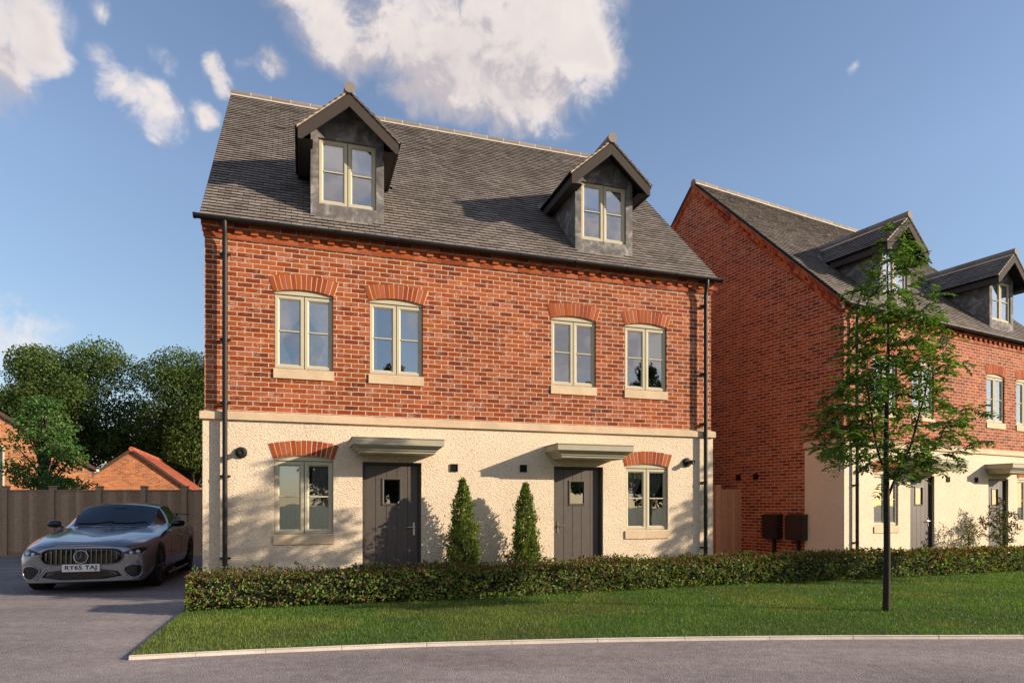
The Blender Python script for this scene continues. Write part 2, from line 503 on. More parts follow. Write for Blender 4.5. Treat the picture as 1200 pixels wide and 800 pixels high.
def make_door(house, o, handle_right, wy):
    s0, s1, z0, z1 = o
    y = wy + .10
    mb = MB()
    mb.ring(s0, s1, z0-.05, z1, [(0,y+.06),(0,y-.05),(.034,y-.05),(.040,y-.044),(.040,y+.06)])
    fr = mb.build('door_frame', M['door_frame'], house)
    d = MB(); a, b = s0+.044, s1-.044
    n = 5; w = (b-a)/n
    wx0, wx1, wz0, wz1 = (s0+.345, s0+.605, 1.44, 1.83)
    wx0 = (s0+s1)/2-.13; wx1 = wx0+.26
    yl = y - .012
    for i in range(n):
        x0, x1 = a+i*w, a+(i+1)*w
        cuts = []
        cx0, cx1 = max(x0, wx0), min(x1, wx1)
        segs = []
        if cx1 > cx0:
            if cx0 - x0 > .004: segs.append((x0, cx0, .01, z1-.045, True, False))
            segs.append((cx0, cx1, .01, wz0, cx0 == x0, cx1 == x1)); segs.append((cx0, cx1, wz1, z1-.045, cx0 == x0, cx1 == x1))
            if x1 - cx1 > .004: segs.append((cx1, x1, .01, z1-.045, False, True))
        else: segs.append((x0, x1, .01, z1-.045, True, True))
        for p, q, za, zb, lo, hi in segs:
            p2, q2 = p + (.004 if lo else 0), q - (.004 if hi else 0)
            d.box(p2, q2, yl, yl+.04, za, zb, 0)
    d.box(a, wx0, yl+.008, yl+.038, .012, z1-.047, 0); d.box(wx1, b, yl+.008, yl+.038, .012, z1-.047, 0)
    d.box(wx0, wx1, yl+.008, yl+.038, .012, wz0, 0); d.box(wx0, wx1, yl+.008, yl+.038, wz1, z1-.047, 0)
    d.ring(wx0-.028, wx1+.028, wz0-.028, wz1+.028, [(0,yl),(0,yl-.012),(.018,yl-.014),(.034,yl+.004),(.034,yl+.02)])
    dr = d.build('front_door', M['door'], house)
    g = MB(); g.face([(wx0,yl+.014,wz0),(wx1,yl+.014,wz0),(wx1,yl+.014,wz1),(wx0,yl+.014,wz1)])
    g.build('pane', M['glass'], dr)
    h = MB(); hx = b-.065 if handle_right else a+.065
    h.cbox(hx-.017, hx+.017, yl-.010, yl, .92, 1.13, .003)
    h.tube([(hx, yl-.008, 1.05), (hx, yl-.055, 1.05)], .010, 10)
    dx = -.115 if handle_right else .115
    h.tube([(hx-.010*(1 if dx>0 else -1), yl-.052, 1.05), (hx+dx*.5, yl-.055, 1.052), (hx+dx, yl-.048, 1.05)], .0095, 10)
    h.lathe((hx, yl-.01, .955), (0,-1,0), [(0,.011),(.006,.011),(.006,0)], 12)
    h.build('handle', M['steel'], dr)
    t = MB(); t.box(s0-.02, s1+.02, wy-.09, wy+.14, -.03, .012); t.build('threshold', M['stone'], dr)
    return dr

def make_canopy(house, c, wy):
    hw, pr = .70, .62
    mb = MB()
    # profile from top out to bottom in: (inset from outer edge, z)
    prof = [(0,2.430),(0,2.335),(.028,2.335),(.032,2.318),(.040,2.306),(.066,2.292),(.086,2.272),(.092,2.256),(.112,2.256),(.114,2.222),(.128,2.210)]
    loops = []
    for i, z in prof:
        loops.append([(c-hw+i, wy, z), (c-hw+i, wy-pr+i, z), (c+hw-i, wy-pr+i, z), (c+hw-i, wy, z)])
    v = [p for l in loops for p in l]; f = []
    for k in range(len(prof)-1):
        for i in range(3): f.append((k*4+i, (k+1)*4+i, (k+1)*4+i+1, k*4+i+1))
    n = len(prof)
    f.append((0,1,2,3)); f.append(((n-1)*4+3,(n-1)*4+2,(n-1)*4+1,(n-1)*4))
    mb.mesh(v, f)
    cp = mb.build('door_canopy', M['canopy'], house)
    lf = MB(); lf.box(c-hw-.012, c+hw+.012, wy-pr-.012, wy, 2.432, 2.446)
    lf.build('lead_cap', M['canopy'], cp)
    return cp

def make_dormer(house, c, ws0, ws1):
    FY = .19                                       # front face
    k = .868                                       # slope of dormer roof
    top = lambda s: 7.885 - k*abs(s-c)
    x0, x1 = c-.58, c+.575
    w0, w1, wz0, wz1 = ws0, ws1, 6.25, 7.30
    mb = MB()
    # front face columns
    br = sorted([x0, w0, c, w1, x1])
    for a, b in zip(br, br[1:]):
        m_ = (a+b)/2
        if w0 < m_ < w1:
            mb.face([(a,FY,5.98),(b,FY,5.98),(b,FY,wz0),(a,FY,wz0)])
            mb.face([(a,FY,wz1),(b,FY,wz1),(b,FY,top(b)),(a,FY,top(a))])
        else:
            mb.face([(a,FY,5.98),(b,FY,5.98),(b,FY,top(b)),(a,FY,top(a))])
    rv = .09
    mb.face([(w0,FY,wz0),(w0,FY,wz1),(w0,FY+rv,wz1),(w0,FY+rv,wz0)]); mb.face([(w1,FY,wz1),(w1,FY,wz0),(w1,FY+rv,wz0),(w1,FY+rv,wz1)])
    mb.face([(w0,FY,wz0),(w0,FY+rv,wz0),(w1,FY+rv,wz0),(w1,FY,wz0)]); mb.face([(w0,FY,wz1),(w1,FY,wz1),(w1,FY+rv,wz1),(w0,FY+rv,wz1)])
    zt = 7.38
    for x, d in ((x0, 1), (x1, -1)):               # cheeks
        tb = (zt - 5.72)/RM - .12 + .06
        A = [(x,FY,5.98),(x,FY,zt),(x,tb,zt)]
        B = [(x+d*.06,FY+.02,6.02),(x+d*.06,FY+.02,zt),(x+d*.06,tb,zt)]
        mb.face(A if d > 0 else A[::-1]); mb.face(B[::-1] if d > 0 else B)
    body = mb.build('dormer', M['lead'], house)
    # roof: slab, tiles, ridge
    def tint(z): return (z - 5.72)/RM - .12
    rf = MB()
    hwid = .80; za = 7.955; ze = za - k*hwid
    for d in (1, -1):
        q = [(c, -.12, za-.02), (c+d*hwid, -.12, ze-.02), (c+d*hwid, tint(ze)+.05, ze-.02), (c, tint(za)+.05, za-.02)]
        rf.face(q, 1); rf.face([(p[0],p[1],p[2]-.03) for p in q][::-1], 1)
    ln = math.hypot(1, k)
    for d in (1, -1):
        up = np.array([-d/ln, 0, k/ln]); nr = np.array([d*k/ln, 0, 1/ln])
        H = hwid*ln
        if d > 0: org, al = (c+hwid, -.135, ze-.02), (0,1,0)
        else: org, al = (c-hwid, -.135, ze-.02), (0,1,0)
        def skip(x, dd, d=d): 
            z = ze + dd*k/ln
            return (-.135 + x) > tint(z) + .02
        tiles(rf, org, al, up, nr, 2.5, H-.02, .112, .183, skip)
    rf.build('dormer_roof', [M['tile'], M['underlay']], body)
    # lead valleys on the main roof
    vl = MB()
    n0 = np.array([0, -RM/SLN, 1/SLN])*.034
    for d in (1, -1):
        A = np.array([c, tint(za)+.05, za]); B = np.array([c+d*(hwid+.02), tint(ze)+.02, ze])
        off = np.array([d*.02, .13, .13*RM])
        P = [A+n0, B+n0, B+off+n0, A+off+n0]
        vl.face([tuple(p) for p in (P if d < 0 else P[::-1])]); 
    vl.build('lead_valley', M['lead'], body)
    # bargeboards and side fascias
    bb = MB()
    for d in (1, -1):
        q = [(c, 7.920), (c+d*.775, 7.920-k*.775), (c+d*.775, 7.075), (c+d*.728, 7.075), (c, 7.707)]
        if d > 0: q = q[::-1]
        bb.prism(q, -.115, -.085, 0)
        bb.box(min(c+d*.745, c+d*.775), max(c+d*.745, c+d*.775), -.085, 1.30, 7.075, 7.235, 0)
        bb.face([(c+d*.745,-.085,7.10),(c+d*.745,1.3,7.10),(c+d*.55,1.3,7.10),(c+d*.55,-.085,7.10)][::d], 0)
        s = [(c+d*.01, 7.948), (c+d*.79, 7.948-k*.78), (c+d*.79, 7.925-k*.78), (c+d*.01, 7.925)]
        bb.prism(s if d < 0 else s[::-1], -.122, -.06, 1)
    bb.build('bargeboard', [M['board'], M['board_edge']], body)
    rd = MB()
    segs = 5; y0 = -.15; y1 = tint(7.98)+.05
    for i in range(segs):
        a = y0 + (y1-y0)*i/segs; b = y0 + (y1-y0)*(i+1)/segs - .006
        prof = [(0,0),(0,.084),(b-a,.083),(b-a,0)]
        rd.lathe((c, a, 7.985), (0,1,0), prof, 20)
    for d in (1,-1):
        rd.box(min(c+d*.07,c+d*.095), max(c+d*.07,c+d*.095), y0+.05, y1, 7.88, 7.915, 1)
    rd.build('ridge_tile', [M['ridge'], M['mortar']], body)
    w = make_window(body, (w0, w1, wz0, wz1), False, FY, 'window', True, .03)
    # roller blind inside
    bl = MB()
    drop = 6.88
    n = 14
    for i in range(n):
        a = w0+.05 + (w1-w0-.1)*i/n; b = w0+.05 + (w1-w0-.1)*(i+1)/n
        bl.face([(a,FY+.088+.004*(i%2),drop),(b,FY+.088+.004*((i+1)%2),drop),(b,FY+.088+.004*((i+1)%2),wz1),(a,FY+.088+.004*(i%2),wz1)])
    bl.tube([(w0+.05,FY+.088,drop),(w1-.05,FY+.088,drop)], .012, 8)
    bl.build('blind', M['fabric_w'], w)
    return body

def make_house():
    H = empty('house')
    WY = -.025                                     # face of the rendered ground floor
    # ---- ground floor, roughcast render with returns on both sides
    mb = MB()
    x0, x1 = -.025, HL+.025
    opens = [(*o, True) for o in OPEN0] + [(*o, False) for o in DOORS]
    wall_cols(mb, x0, x1, -.05, 2.70, WY, opens, .14)
    for x, sgn in ((x0, -1), (x1, 1)):
        q = [(x,WY,-.05),(x,.95,-.05),(x,.95,2.70),(x,WY,2.70)]
        mb.face(q if sgn > 0 else q[::-1])
        q = [(x,.95,-.05),(x-sgn*.03,.95,-.05),(x-sgn*.03,.95,2.70),(x,.95,2.70)]
        mb.face(q if sgn > 0 else q[::-1])
    mb.build('rendered_wall', M['render'], H)
    # ---- brickwork: front upper storey, gables, back
    mb = MB()
    wall_cols(mb, 0, HL, 2.70, 5.80, 0.0, [(*o, True) for o in OPEN1], .11)
    ridge_t = HD/2
    for x, sgn in ((0, -1), (HL, 1)):
        q = [(x,0,2.70),(x,.95,2.70),(x,.95,-.05),(x,HD,-.05),(x,HD,zr(0)-.07),(x,ridge_t,zr(ridge_t)-.07),(x,0,zr(0)-.07)]
        mb.face(q if sgn > 0 else q[::-1])
    mb.face([(HL,HD,-.05),(0,HD,-.05),(0,HD,zr(0)-.07),(HL,HD,zr(0)-.07)])
    mb.build('brick_wall', M['brick'], H)
    # ---- corbelled eaves: stepped courses and dentil bricks
    cb = MB()
    def course(z0, z1, pr, ends):
        x = -ends; L = HL + ends
        while x < L - .02:
            b = min(x+.225, L)
            cb.cbox(x+.004, b-.004, -pr-random.uniform(0,.003), .02, z0+.004, z1-.004, .003, 0)
            x = b
        cb.box(-ends+.004, L-.004, -pr+.006, .02, z0, z1, 1)
    course(5.432, 5.507, .024, .018)
    x = -.03
    cb.box(-.004, HL+.004, -.008, .02, 5.507, 5.595, 1)
    while x < HL+.02:
        cb.cbox(x, x+.108, -.050-random.uniform(0,.003), .02, 5.512, 5.590, .003, 0)
        x += .1125
        cb.cbox(x, x+.108, -.016, .02, 5.512, 5.590, .003, 0)
        x += .1125
    course(5.595, 5.675, .055, .05)
    # raking corbel on the gables
    def rake(x, sgn):
        for back in (0, 1):
            def P(d, dn, xx):
                t = -.02 + d/SLN
                z = zr(t) - .075 - dn*SLN
                return (xx, HD - t if back else t, z)
            tot = (ridge_t + .02)*SLN
            for b0, b1, pr, step in ((0,.075,.05,.225),(.075,.150,.02,.1125),(.150,.225,.028,.225)):
                d = .10; i = 0
                while d < tot - .02:
                    e = min(d + step, tot)
                    p = pr + (.028 if step < .2 and i % 2 else 0)
                    xo = x + sgn*p
                    a = [P(d+.004,b0+.004,x),P(e-.004,b0+.004,x),P(e-.004,b1-.004,x),P(d+.004,b1-.004,x)]
                    o = [P(d+.004,b0+.004,xo),P(e-.004,b0+.004,xo),P(e-.004,b1-.004,xo),P(d+.004,b1-.004,xo)]
                    cb.mesh(a+o, [(4,5,6,7),(0,1,5,4),(1,2,6,5),(2,3,7,6),(3,0,4,7)], 0)
                    d = e; i += 1
                xo = x + sgn*(pr-.006)
                q = [P(.1,b0,xo),P(tot,b0,xo),P(tot,b1,xo),P(.1,b1,xo)]
                cb.mesh(q + [P(.1,b0,x),P(tot,b0,x),P(tot,b1,x),P(.1,b1,x)], [(0,1,2,3),(0,4,5,1),(3,2,6,7)], 1)
    rake(0, -1); rake(HL, 1)
    cb.build('brick_corbel', [M['brick_piece'], M['mortar']], H)
    # ---- stone string course
    sm = MB()
    pr = .068; a, b = -.062, HL+.062
    def strip(pts):   # closed path of outer edge
        for (p, q) in zip(pts, pts[1:]):
            (xa, ya, xia, yia), (xb, yb, xib, yib) = p, q
            sm.face([(xa,ya,2.703),(xb,yb,2.703),(xb,yb,2.806),(xa,ya,2.806)])
            sm.face([(xa,ya,2.806),(xb,yb,2.806),(xib,yib,2.840),(xia,yia,2.840)])
            sm.face([(xa,ya,2.703),(xia,yia,2.703),(xib,yib,2.703),(xb,yb,2.703)])
    cuts = [a + (b-a)*i/9 for i in range(10)]
    strip([(a,.96,.01,.96),(a,-pr,.01,.01)] + [(c_,-pr,min(max(c_,.01),HL-.01),.01) for c_ in cuts[1:-1]] + [(b,-pr,HL-.01,.01),(b,.96,HL-.01,.96)])
    sm.face([(a,.96,2.703),(a,.96,2.806),(.01,.96,2.84),(.01,.96,2.703)]); sm.face([(b,.96,2.806),(b,.96,2.703),(HL-.01,.96,2.703),(HL-.01,.96,2.84)])
    sm.build('string_course', M['stone'], H)
    # ---- roof
    DC = [(2.10, 1.64, 2.55), (6.68, 6.22, 7.12)]
    rf = MB()
    e0 = -.12
    up = np.array([0, 1/SLN, RM/SLN]); nr = np.array([0, -RM/SLN, 1/SLN])
    V = .05
    def inside(x, t):
        for c, _, _ in DC:
            if abs(x - c) < .49 and .21 < t < 1.50: return True
            if abs(x - c) < .80 and 1.35 < t and zr(t) < 7.955 - .868*abs(x-c) - .02: return True
        return False
    def slab(xa, xb, ta, tb):
        P = [(xa,ta,zr(ta)-.012),(xb,ta,zr(ta)-.012),(xb,tb,zr(tb)-.012),(xa,tb,zr(tb)-.012)]
        rf.face(P, 1); rf.face([(p[0],p[1],p[2]-.05) for p in P][::-1], 1)
    brx = [-V]
    for c, _, _ in DC: brx += [c-.54, c+.54]
    brx.append(HL+V)
    for i, (p, q) in enumerate(zip(brx, brx[1:])):
        if i % 2 == 0: slab(p, q, e0, ridge_t)
        else: slab(p, q, e0, .2); slab(p, q, 1.75, ridge_t)
    P = [(-V,HD+.12,zr(e0)),(HL+V,HD+.12,zr(e0)),(HL+V,ridge_t,zr(ridge_t)),(-V,ridge_t,zr(ridge_t))]
    rf.face(P[::-1], 2, uv=[(p[0], p[1]*SLN) for p in P[::-1]])
    for x in (-V, HL+V):                            # verge edges
        rf.face([(x,e0,zr(e0)-.06),(x,e0,zr(e0)+.02),(x,ridge_t,zr(ridge_t)+.02),(x,ridge_t,zr(ridge_t)-.06)], 1)
        rf.face([(x,HD+.12,zr(e0)-.06),(x,HD+.12,zr(e0)+.02),(x,ridge_t,zr(ridge_t)+.02),(x,ridge_t,zr(ridge_t)-.06)], 1)
    rf.face([(-V,e0,zr(e0)-.06),(HL+V,e0,zr(e0)-.06),(HL+V,0.02,zr(e0)-.06),(-V,0.02,zr(e0)-.06)], 1)
    tiles(rf, (-V, e0-.02, zr(e0-.02)-.012), (1,0,0), up, nr, HL+2*V, (ridge_t+.12)*SLN - .05, .112, .183,
          lambda x, d: inside(x - V, e0 - .02 + d/SLN))
    roof = rf.build('roof', [M['tile'], M['underlay'], M['tile_back']], H)
    rd = MB()
    n = 22; seg = (HL+2*V)/n
    zc = zr(ridge_t) - .025
    for i in range(n):
        a = -V + i*seg; b = a + seg - .008
        rd.lathe((a, ridge_t, zc), (1,0,0), [(0,0),(0,.092),(b-a,.092),(b-a,0)], 22, 0)
        rd.lathe((b-.006, ridge_t, zc), (1,0,0), [(0,.0928),(.014,.0928)], 22, 1)
    for d in (1, -1):
        rd.box(-V, HL+V, ridge_t-d*.105-.016, ridge_t-d*.105+.016, zc-.092, zc-.045, 1)
    rd.build('ridge_tile', [M['ridge'], M['mortar_pale']], roof)
    for vx, vt_ in ((.93, 3.12), (3.9, 3.3)):
        vt = MB()
        p = np.array([vx, vt_, zr(vt_)]) + nr*.02
        al = np.array([1,0,0])
        q = [p, p+al*.16, p+al*.16+up*.05, p+up*.05]
        top_ = [x_ + nr*.03 for x_ in q]
        vt.mesh([tuple(x_) for x_ in q + top_], [(4,5,6,7),(0,1,5,4),(1,2,6,5),(2,3,7,6),(3,0,4,7)])
        vt.build('roof_vent', M['lead'], roof)
    # ---- dormers
    for c, a, b in DC: make_dormer(H, c, a, b)
    # ---- windows, doors, canopies
    for o in OPEN1: make_window(H, o, True, 0.0)
    for o in OPEN0: make_window(H, o, True, WY)
    make_door(H, DOORS[0], True, WY); make_door(H, DOORS[1], False, WY)
    make_canopy(H, 2.81, WY); make_canopy(H, 6.13, WY)
    # ---- gutter and downpipes
    gt = MB()
    gy, gz, gr = -.155, 5.690, .060
    n = 12; prof = [(gy + gr*math.cos(PI + PI*k/n), gz + gr*math.sin(PI + PI*k/n)) for k in range(n+1)]
    prof2 = [(gy + (gr-.006)*math.cos(PI + PI*k/n), gz + (gr-.006)*math.sin(PI + PI*k/n)) for k in range(n, -1, -1)]
    loop = prof + prof2
    a, b = -.135, HL+.135
    v = [(a,y,z) for y,z in loop] + [(b,y,z) for y,z in loop]; m_ = len(loop)
    gt.mesh(v, [(i,(i+1)%m_,(i+1)%m_+m_,i+m_) for i in range(m_)], 0, True)
    for x in (a, b): gt.face([(x,y,z) for y,z in prof])
    x = a
    while x < b + .01:
        xx = min(max(x, a+.006), b-.03)
        gt.mesh([(xx,gy+(gr+.006)*math.cos(PI+PI*k/n),gz+(gr+.006)*math.sin(PI+PI*k/n)) for k in range(n+1)] +
                [(xx+.03,gy+(gr+.006)*math.cos(PI+PI*k/n),gz+(gr+.006)*math.sin(PI+PI*k/n)) for k in range(n+1)],
                [(k,k+1,k+2+n,k+1+n) for k in range(n)], 0, True)
        x += 1.012
    gt.box(a+.09, b-.09, -.092, -.07, 5.660, 5.735)      # fascia behind the gutter
    gt.build('gutter', M['black'], H)
    for s in (.29, 8.64):
        dp = MB(); py = -.105
        dp.tube([(s,gy,gz-gr+.01),(s,gy,gz-.14),(s,gy+.02,gz-.20),(s,py-.01,gz-.28),(s,py,gz-.34),(s,py,.03)], .036, 14)
        for z in (5.18, 3.9, 2.95, 1.85, .62):
            dp.tube([(s,py,z-.02),(s,py,z+.02)], .042, 14)
            dp.box(s-.075, s+.075, py+.03, -.02, z-.012, z+.012)
        dp.tube([(s,py,.12),(s,py-.03,.02),(s,py-.12,-.01)], .037, 12)
        dp.build('downpipe', M['black'], H)
    # ---- wall lights and vents
    for s, z, dx in ((.51, 2.21, .10), (8.28, 2.22, .45)):
        lm = MB()
        lm.lathe((s, WY+.01, z), (0,-1,0), [(0,.088),(.035,.086),(.052,.072),(.058,.05),(.058,0)], 24)
        d = Vector((dx, -1, -.05)).normalized()
        p0 = Vector((s, WY-.045, z))
        lm.tube([p0, p0 + d*.05], .022, 12)
        lm.lathe(p0 + d*.04, d, [(0,0),(0,.040),(.085,.044),(.088,.040),(.075,.034),(.07,0)], 20)
        lp = lm.build('wall_light', M['black'], H)
    for s, z in ((3.81, 2.04), (5.03, 2.05)):
        vn = MB()
        vn.ring(s-.062, s+.062, z-.062, z+.062, [(0,WY+.01),(0,WY-.022),(.010,WY-.026),(.014,WY-.012)])
        for i in range(6):
            za = z-.046+i*.0155
            vn.mesh([(s-.05,WY-.018,za),(s+.05,WY-.018,za),(s+.05,WY-.006,za+.014),(s-.05,WY-.006,za+.014)], [(0,1,2,3)])
        vn.box(s-.055, s+.055, WY-.006, WY+.004, z-.055, z+.055)
        vn.build('wall_vent', M['black'], H)
    # ---- rooms behind the windows
    rm = MB()
    xa, xb, yb = .12, HL-.12, 3.6
    for z, mm in ((0.0,1), (2.58,0), (2.72,1), (5.28,0), (5.42,1)):
        q = [(xa,.13,z),(xb,.13,z),(xb,yb,z),(xa,yb,z)]
        rm.face(q, mm)
    def zc_(t): return zr(t) - .10
    rm.face([(xa,yb,0),(xb,yb,0),(xb,yb,zc_(yb)),(xa,yb,zc_(yb))], 0)
    for x in (xa, 2.14, HL/2-.06, HL/2+.06, 6.75, xb):
        rm.face([(x,.13,0),(x,yb,0),(x,yb,5.28),(x,.13,5.28)], 0)
    for x in (xa, HL/2, xb):
        rm.face([(x,.13,5.28),(x,yb,5.28),(x,yb,zc_(yb)),(x,.13,zc_(.13))], 0)
    rm.build('room_interior', [M['plaster'], M['floorboard']], H)
    return H

M['mortar_pale'] = plain('pale_mortar', (.55,.50,.44), .9)
M['tile_back'] = brick_wall_mat('roof_tiling', [(0,(.09,.08,.074)),(1,(.15,.135,.12))], (.03,.03,.03), .183, .112, .004, (.16,.14,.12))
H1 = make_house()
H1.location = (-4.6005, 9.7852, 0); H1.rotation_euler = (0, 0, .3121)
H2 = copy_tree(H1)
H2.location = (7.0661, 13.9167, 0); H2.rotation_euler = (0, 0, .4858)
tag(H1, 'red brick semi-detached house with two dormers standing behind the parked car and conical shrubs', 'house', 'matching semi-detached houses')
tag(H2, 'red brick house with shaded blank gable wall and meter boxes behind the young tree', 'house', 'matching semi-detached houses')
# meter boxes and vents on the shaded gable
for t0, t1 in ((.87,1.33),(1.56,1.99)):
    mb = MB()
    def P(y, x, z): return (x, y, z)
    mb.box(-.215, -.004, t0, t1, .63, 1.19)
    mb.box(-.232, -.213, t0+.03, t1-.03, .655, 1.165)
    mb.mesh([(-.245,t0-.015,1.19),(-.245,t1+.015,1.19),(0,t1+.015,1.215),(0,t0-.015,1.215),(-.245,t0-.015,1.182),(-.245,t1+.015,1.182),(0,t1+.015,1.19),(0,t0-.015,1.19)],
            [(0,1,2,3),(0,4,5,1),(1,5,6,2),(3,7,4,0)])
    bx = mb.build('meter_box', M['meter'], H2)
    pp = MB(); c = (t0+t1)/2
    pp.box(-.075, -.006, c-.03, c+.03, -.03, .63)
    pp.build('service_duct', M['meter'], bx)
for t in (2.35, 2.89):
    vn = MB(); vn.box(-.028, 0, t-.07, t+.07, 2.05, 2.19)
    for i in range(5): vn.box(-.036, -.026, t-.06, t+.06, 2.062+i*.025, 2.074+i*.025)
    vn.build('wall_vent', M['black'], H2)

# ------------------------------------------------------------------ curtains hung inside the windows
def curtain(house, s0, s1, z0, z1, y, folds, mat, label, tie=None, amp=.012, shift=0.0):
    nu, nv = folds*6, 16
    V = []; F = []
    for j in range(nv+1):
        v = j/nv; z = z1 + (z0-z1)*v
        # gather towards the tie side at tie height
        g = 1.0
        if tie:
            side, tv, tight = tie
            g = 1 - (1-tight)*math.exp(-((v-tv)/.26)**2) if v < tv else 1 - (1-tight)*(.55+.45*math.exp(-((v-tv)/.2)**2))
        for i in range(nu+1):
            u = i/nu
            if tie:
                uu = u*g if tie[0] < 0 else 1 - (1-u)*g
            else: uu = u
            x = s0 + (s1-s0)*uu
            V.append((x, y + amp*math.sin(u*folds*2*PI + .6*math.sin(5*v)+shift)*(1 if not tie else .6+.4*g), z + (.012*math.sin(u*9+shift) if j == nv else 0)))
    for j in range(nv):
        for i in range(nu):
            a = j*(nu+1)+i
            F.append((a, a+nu+1, a+nu+2, a+1))
    mb = MB(); mb.mesh(V, F, 0, True)
    o = mb.build('curtain', mat)
    o.location = house.location; o.rotation_euler = house.rotation_euler
    tag(o, label, 'curtain', 'curtains behind the window panes')
    return o
a, b, z0, z1 = OPEN1[0]; c = (a+b)/2
curtain(H1, a, c, z0, z1, .080, 8, M['net'], 'sheer white curtain tied back in left casement of first upper window', (-1, .62, .30))
curtain(H1, c, b, z0, z1, .080, 8, M['net'], 'sheer white curtain tied back in right casement of first upper window', (1, .62, .30))
a, b, z0, z1 = OPEN1[1]; c = (a+b)/2
curtain(H1, a, a+.13, z0, z1, .080, 3, M['net'], 'narrow white curtain drawn to the left in second upper window')
curtain(H1, c+.05, b, z0, z1, .080, 7, M['net'], 'white pleated curtain filling the right casement of second upper window')
a, b, z0, z1 = OPEN0[0]; c = (a+b)/2
curtain(H1, a, c-.02, z0, z1, .085, 6, M['drape'], 'grey curtain in left casement of the ground window beside the downpipe')
curtain(H1, c+.12, b, z0, z1, .085, 5, M['drape'], 'grey curtain in right casement of the ground window beside the downpipe')
curtain(H1, a+.02, b-.02, z0, z0+.50, .052, 14, M['net'], 'white half-height net curtain across the ground window beside the downpipe')
a, b, z0, z1 = OPEN0[1]; c = (a+b)/2
curtain(H1, a, c-.02, z0, z1, .085, 5, M['drape'], 'grey curtain tied back in left casement of the right-hand ground window', (-1, .55, .45))
curtain(H1, c, b, z0, z1, .085, 5, M['drape'], 'grey curtain tied back in right casement of the right-hand ground window', (-1, .55, .40))
# ------------------------------------------------------------------ camera, sun, sky
F_PX, HOR = 766.16, 592.65
cam = bpy.data.cameras.new('camera'); co = bpy.data.objects.new('camera', cam); col.objects.link(co)
co.location = (0, 0, 1.4); co.rotation_euler = (R(90), 0, 0)
cam.sensor_width = 36; cam.sensor_fit = 'HORIZONTAL'; cam.lens = 36*F_PX/1200
cam.shift_y = (HOR - 400)/1200
cam.clip_start = .1; cam.clip_end = 5000
sc.camera = co
SUN_AZ = math.atan2(.985, -.176)                 # clockwise from +Y
SUN_EL = R(18.5)
sd = Vector((math.sin(SUN_AZ)*math.cos(SUN_EL), math.cos(SUN_AZ)*math.cos(SUN_EL), math.sin(SUN_EL)))
sl = bpy.data.lights.new('sun', 'SUN'); so = bpy.data.objects.new('sun', sl); col.objects.link(so)
sl.energy = 5.0; sl.angle = R(.5); sl.color = (1.0, .83, .64)
so.rotation_euler = sd.to_track_quat('Z', 'Y').to_euler()
so.location = (20, -5, 20)

EXPOSURE = .70
EX = 2**EXPOSURE
w = bpy.data.worlds.new('World'); sc.world = w; w.use_nodes = True
nt = w.node_tree; nt.nodes.clear(); g = NT(nt)
wo = nt.nodes.new('ShaderNodeOutputWorld')
sky = g.n('ShaderNodeTexSky'); sky.sky_type = 'NISHITA'; sky.sun_disc = False
sky.sun_elevation = SUN_EL; sky.sun_rotation = SUN_AZ
sky.altitude = 0; sky.air_density = 1.1; sky.dust_density = .25; sky.ozone_density = 1.8
vec = g.n('ShaderNodeTexCoord').outputs['Generated']
def pdir(x, y): return Vector(((x-600)/F_PX, 1, (HOR-y)/F_PX)).normalized()
BL = [(385,25,62,.9),(420,70,45,.9),(452,20,52,.9),(500,100,45,.7),(640,125,45,.7),(350,-20,60,1),(470,60,55,.8),(520,50,80,1),(590,40,95,1),(650,60,90,1),(692,78,48,1),(600,118,50,.8),(555,95,60,.9),(660,-30,90,.8),(480,-30,60,.7),
      (25,25,60,1),(-20,60,80,1),(45,72,38,1),(70,88,25,.8),(22,103,22,.6),(150,118,36,.9),(178,108,30,.8),(192,138,34,1),(240,130,22,.85),(120,82,24,.5),(196,72,18,.4),
      (254,68,20,.75),(264,90,18,.7),(312,76,24,.95),(290,72,14,.5),(116,18,18,.45),(988,70,13,.4),(0,398,60,.45),(45,382,40,.35),(20,425,45,.4),
      (1900,60,220,1),(2200,260,220,.9),(-420,120,200,1),(-650,330,180,.9)]
EXTRA = [((.05,-1,.34),.34),((.75,-.75,.30),.30),((-.5,-1,.5),.24),((.25,-1,.55),.28),((.7,-1,.42),.2),((-.9,-.8,.35),.18),((.1,-1,.25),.15),((-.3,-.6,1.0),.3),((.6,-.3,.9),.25)]  # unseen clouds behind the camera, added to whiten the reflections in the panes
grp = bpy.data.node_groups.new('cloud_density', 'ShaderNodeTree')
grp.interface.new_socket('Vector', in_out='INPUT', socket_type='NodeSocketVector')
grp.interface.new_socket('Density', in_out='OUTPUT', socket_type='NodeSocketFloat')
gg = NT(grp); gi = grp.nodes.new('NodeGroupInput'); go_ = grp.nodes.new('NodeGroupOutput')
nz = gg.n('ShaderNodeTexNoise', Vector=gi.outputs[0], Scale=7.0, Detail=6.0, Roughness=.58)
wv = gg.vmath('SCALE', gg.vmath('SUBTRACT', nz.outputs[1], (.5,.5,.5)), scale=.085)
vv = gg.vmath('ADD', gi.outputs[0], wv)
acc = None
blobs = []
for x, y, r, s in BL:
    d = pdir(x, y); rr = (pdir(x+r, y) - d).length*.5 + (pdir(x, y+r) - d).length*.5
    blobs.append((d, rr, s))
for d, rr in EXTRA: blobs.append((Vector(d).normalized(), rr, .9))
for d, rr, s in blobs:
    di = gg.vmath('DISTANCE', vv, tuple(d))
    t = gg.math('MULTIPLY_ADD', di, -1.0/(rr*1.12), 1.0)
    t = gg.math('MULTIPLY', gg.math('MAXIMUM', t, 0.0), s)
    t = gg.math('MULTIPLY', t, t)
    acc = t if acc is None else gg.math('ADD', acc, t)
acc = gg.math('SQRT', acc)
fb = gg.noise(gi.outputs[0], 19.0, 10, .66, .5)
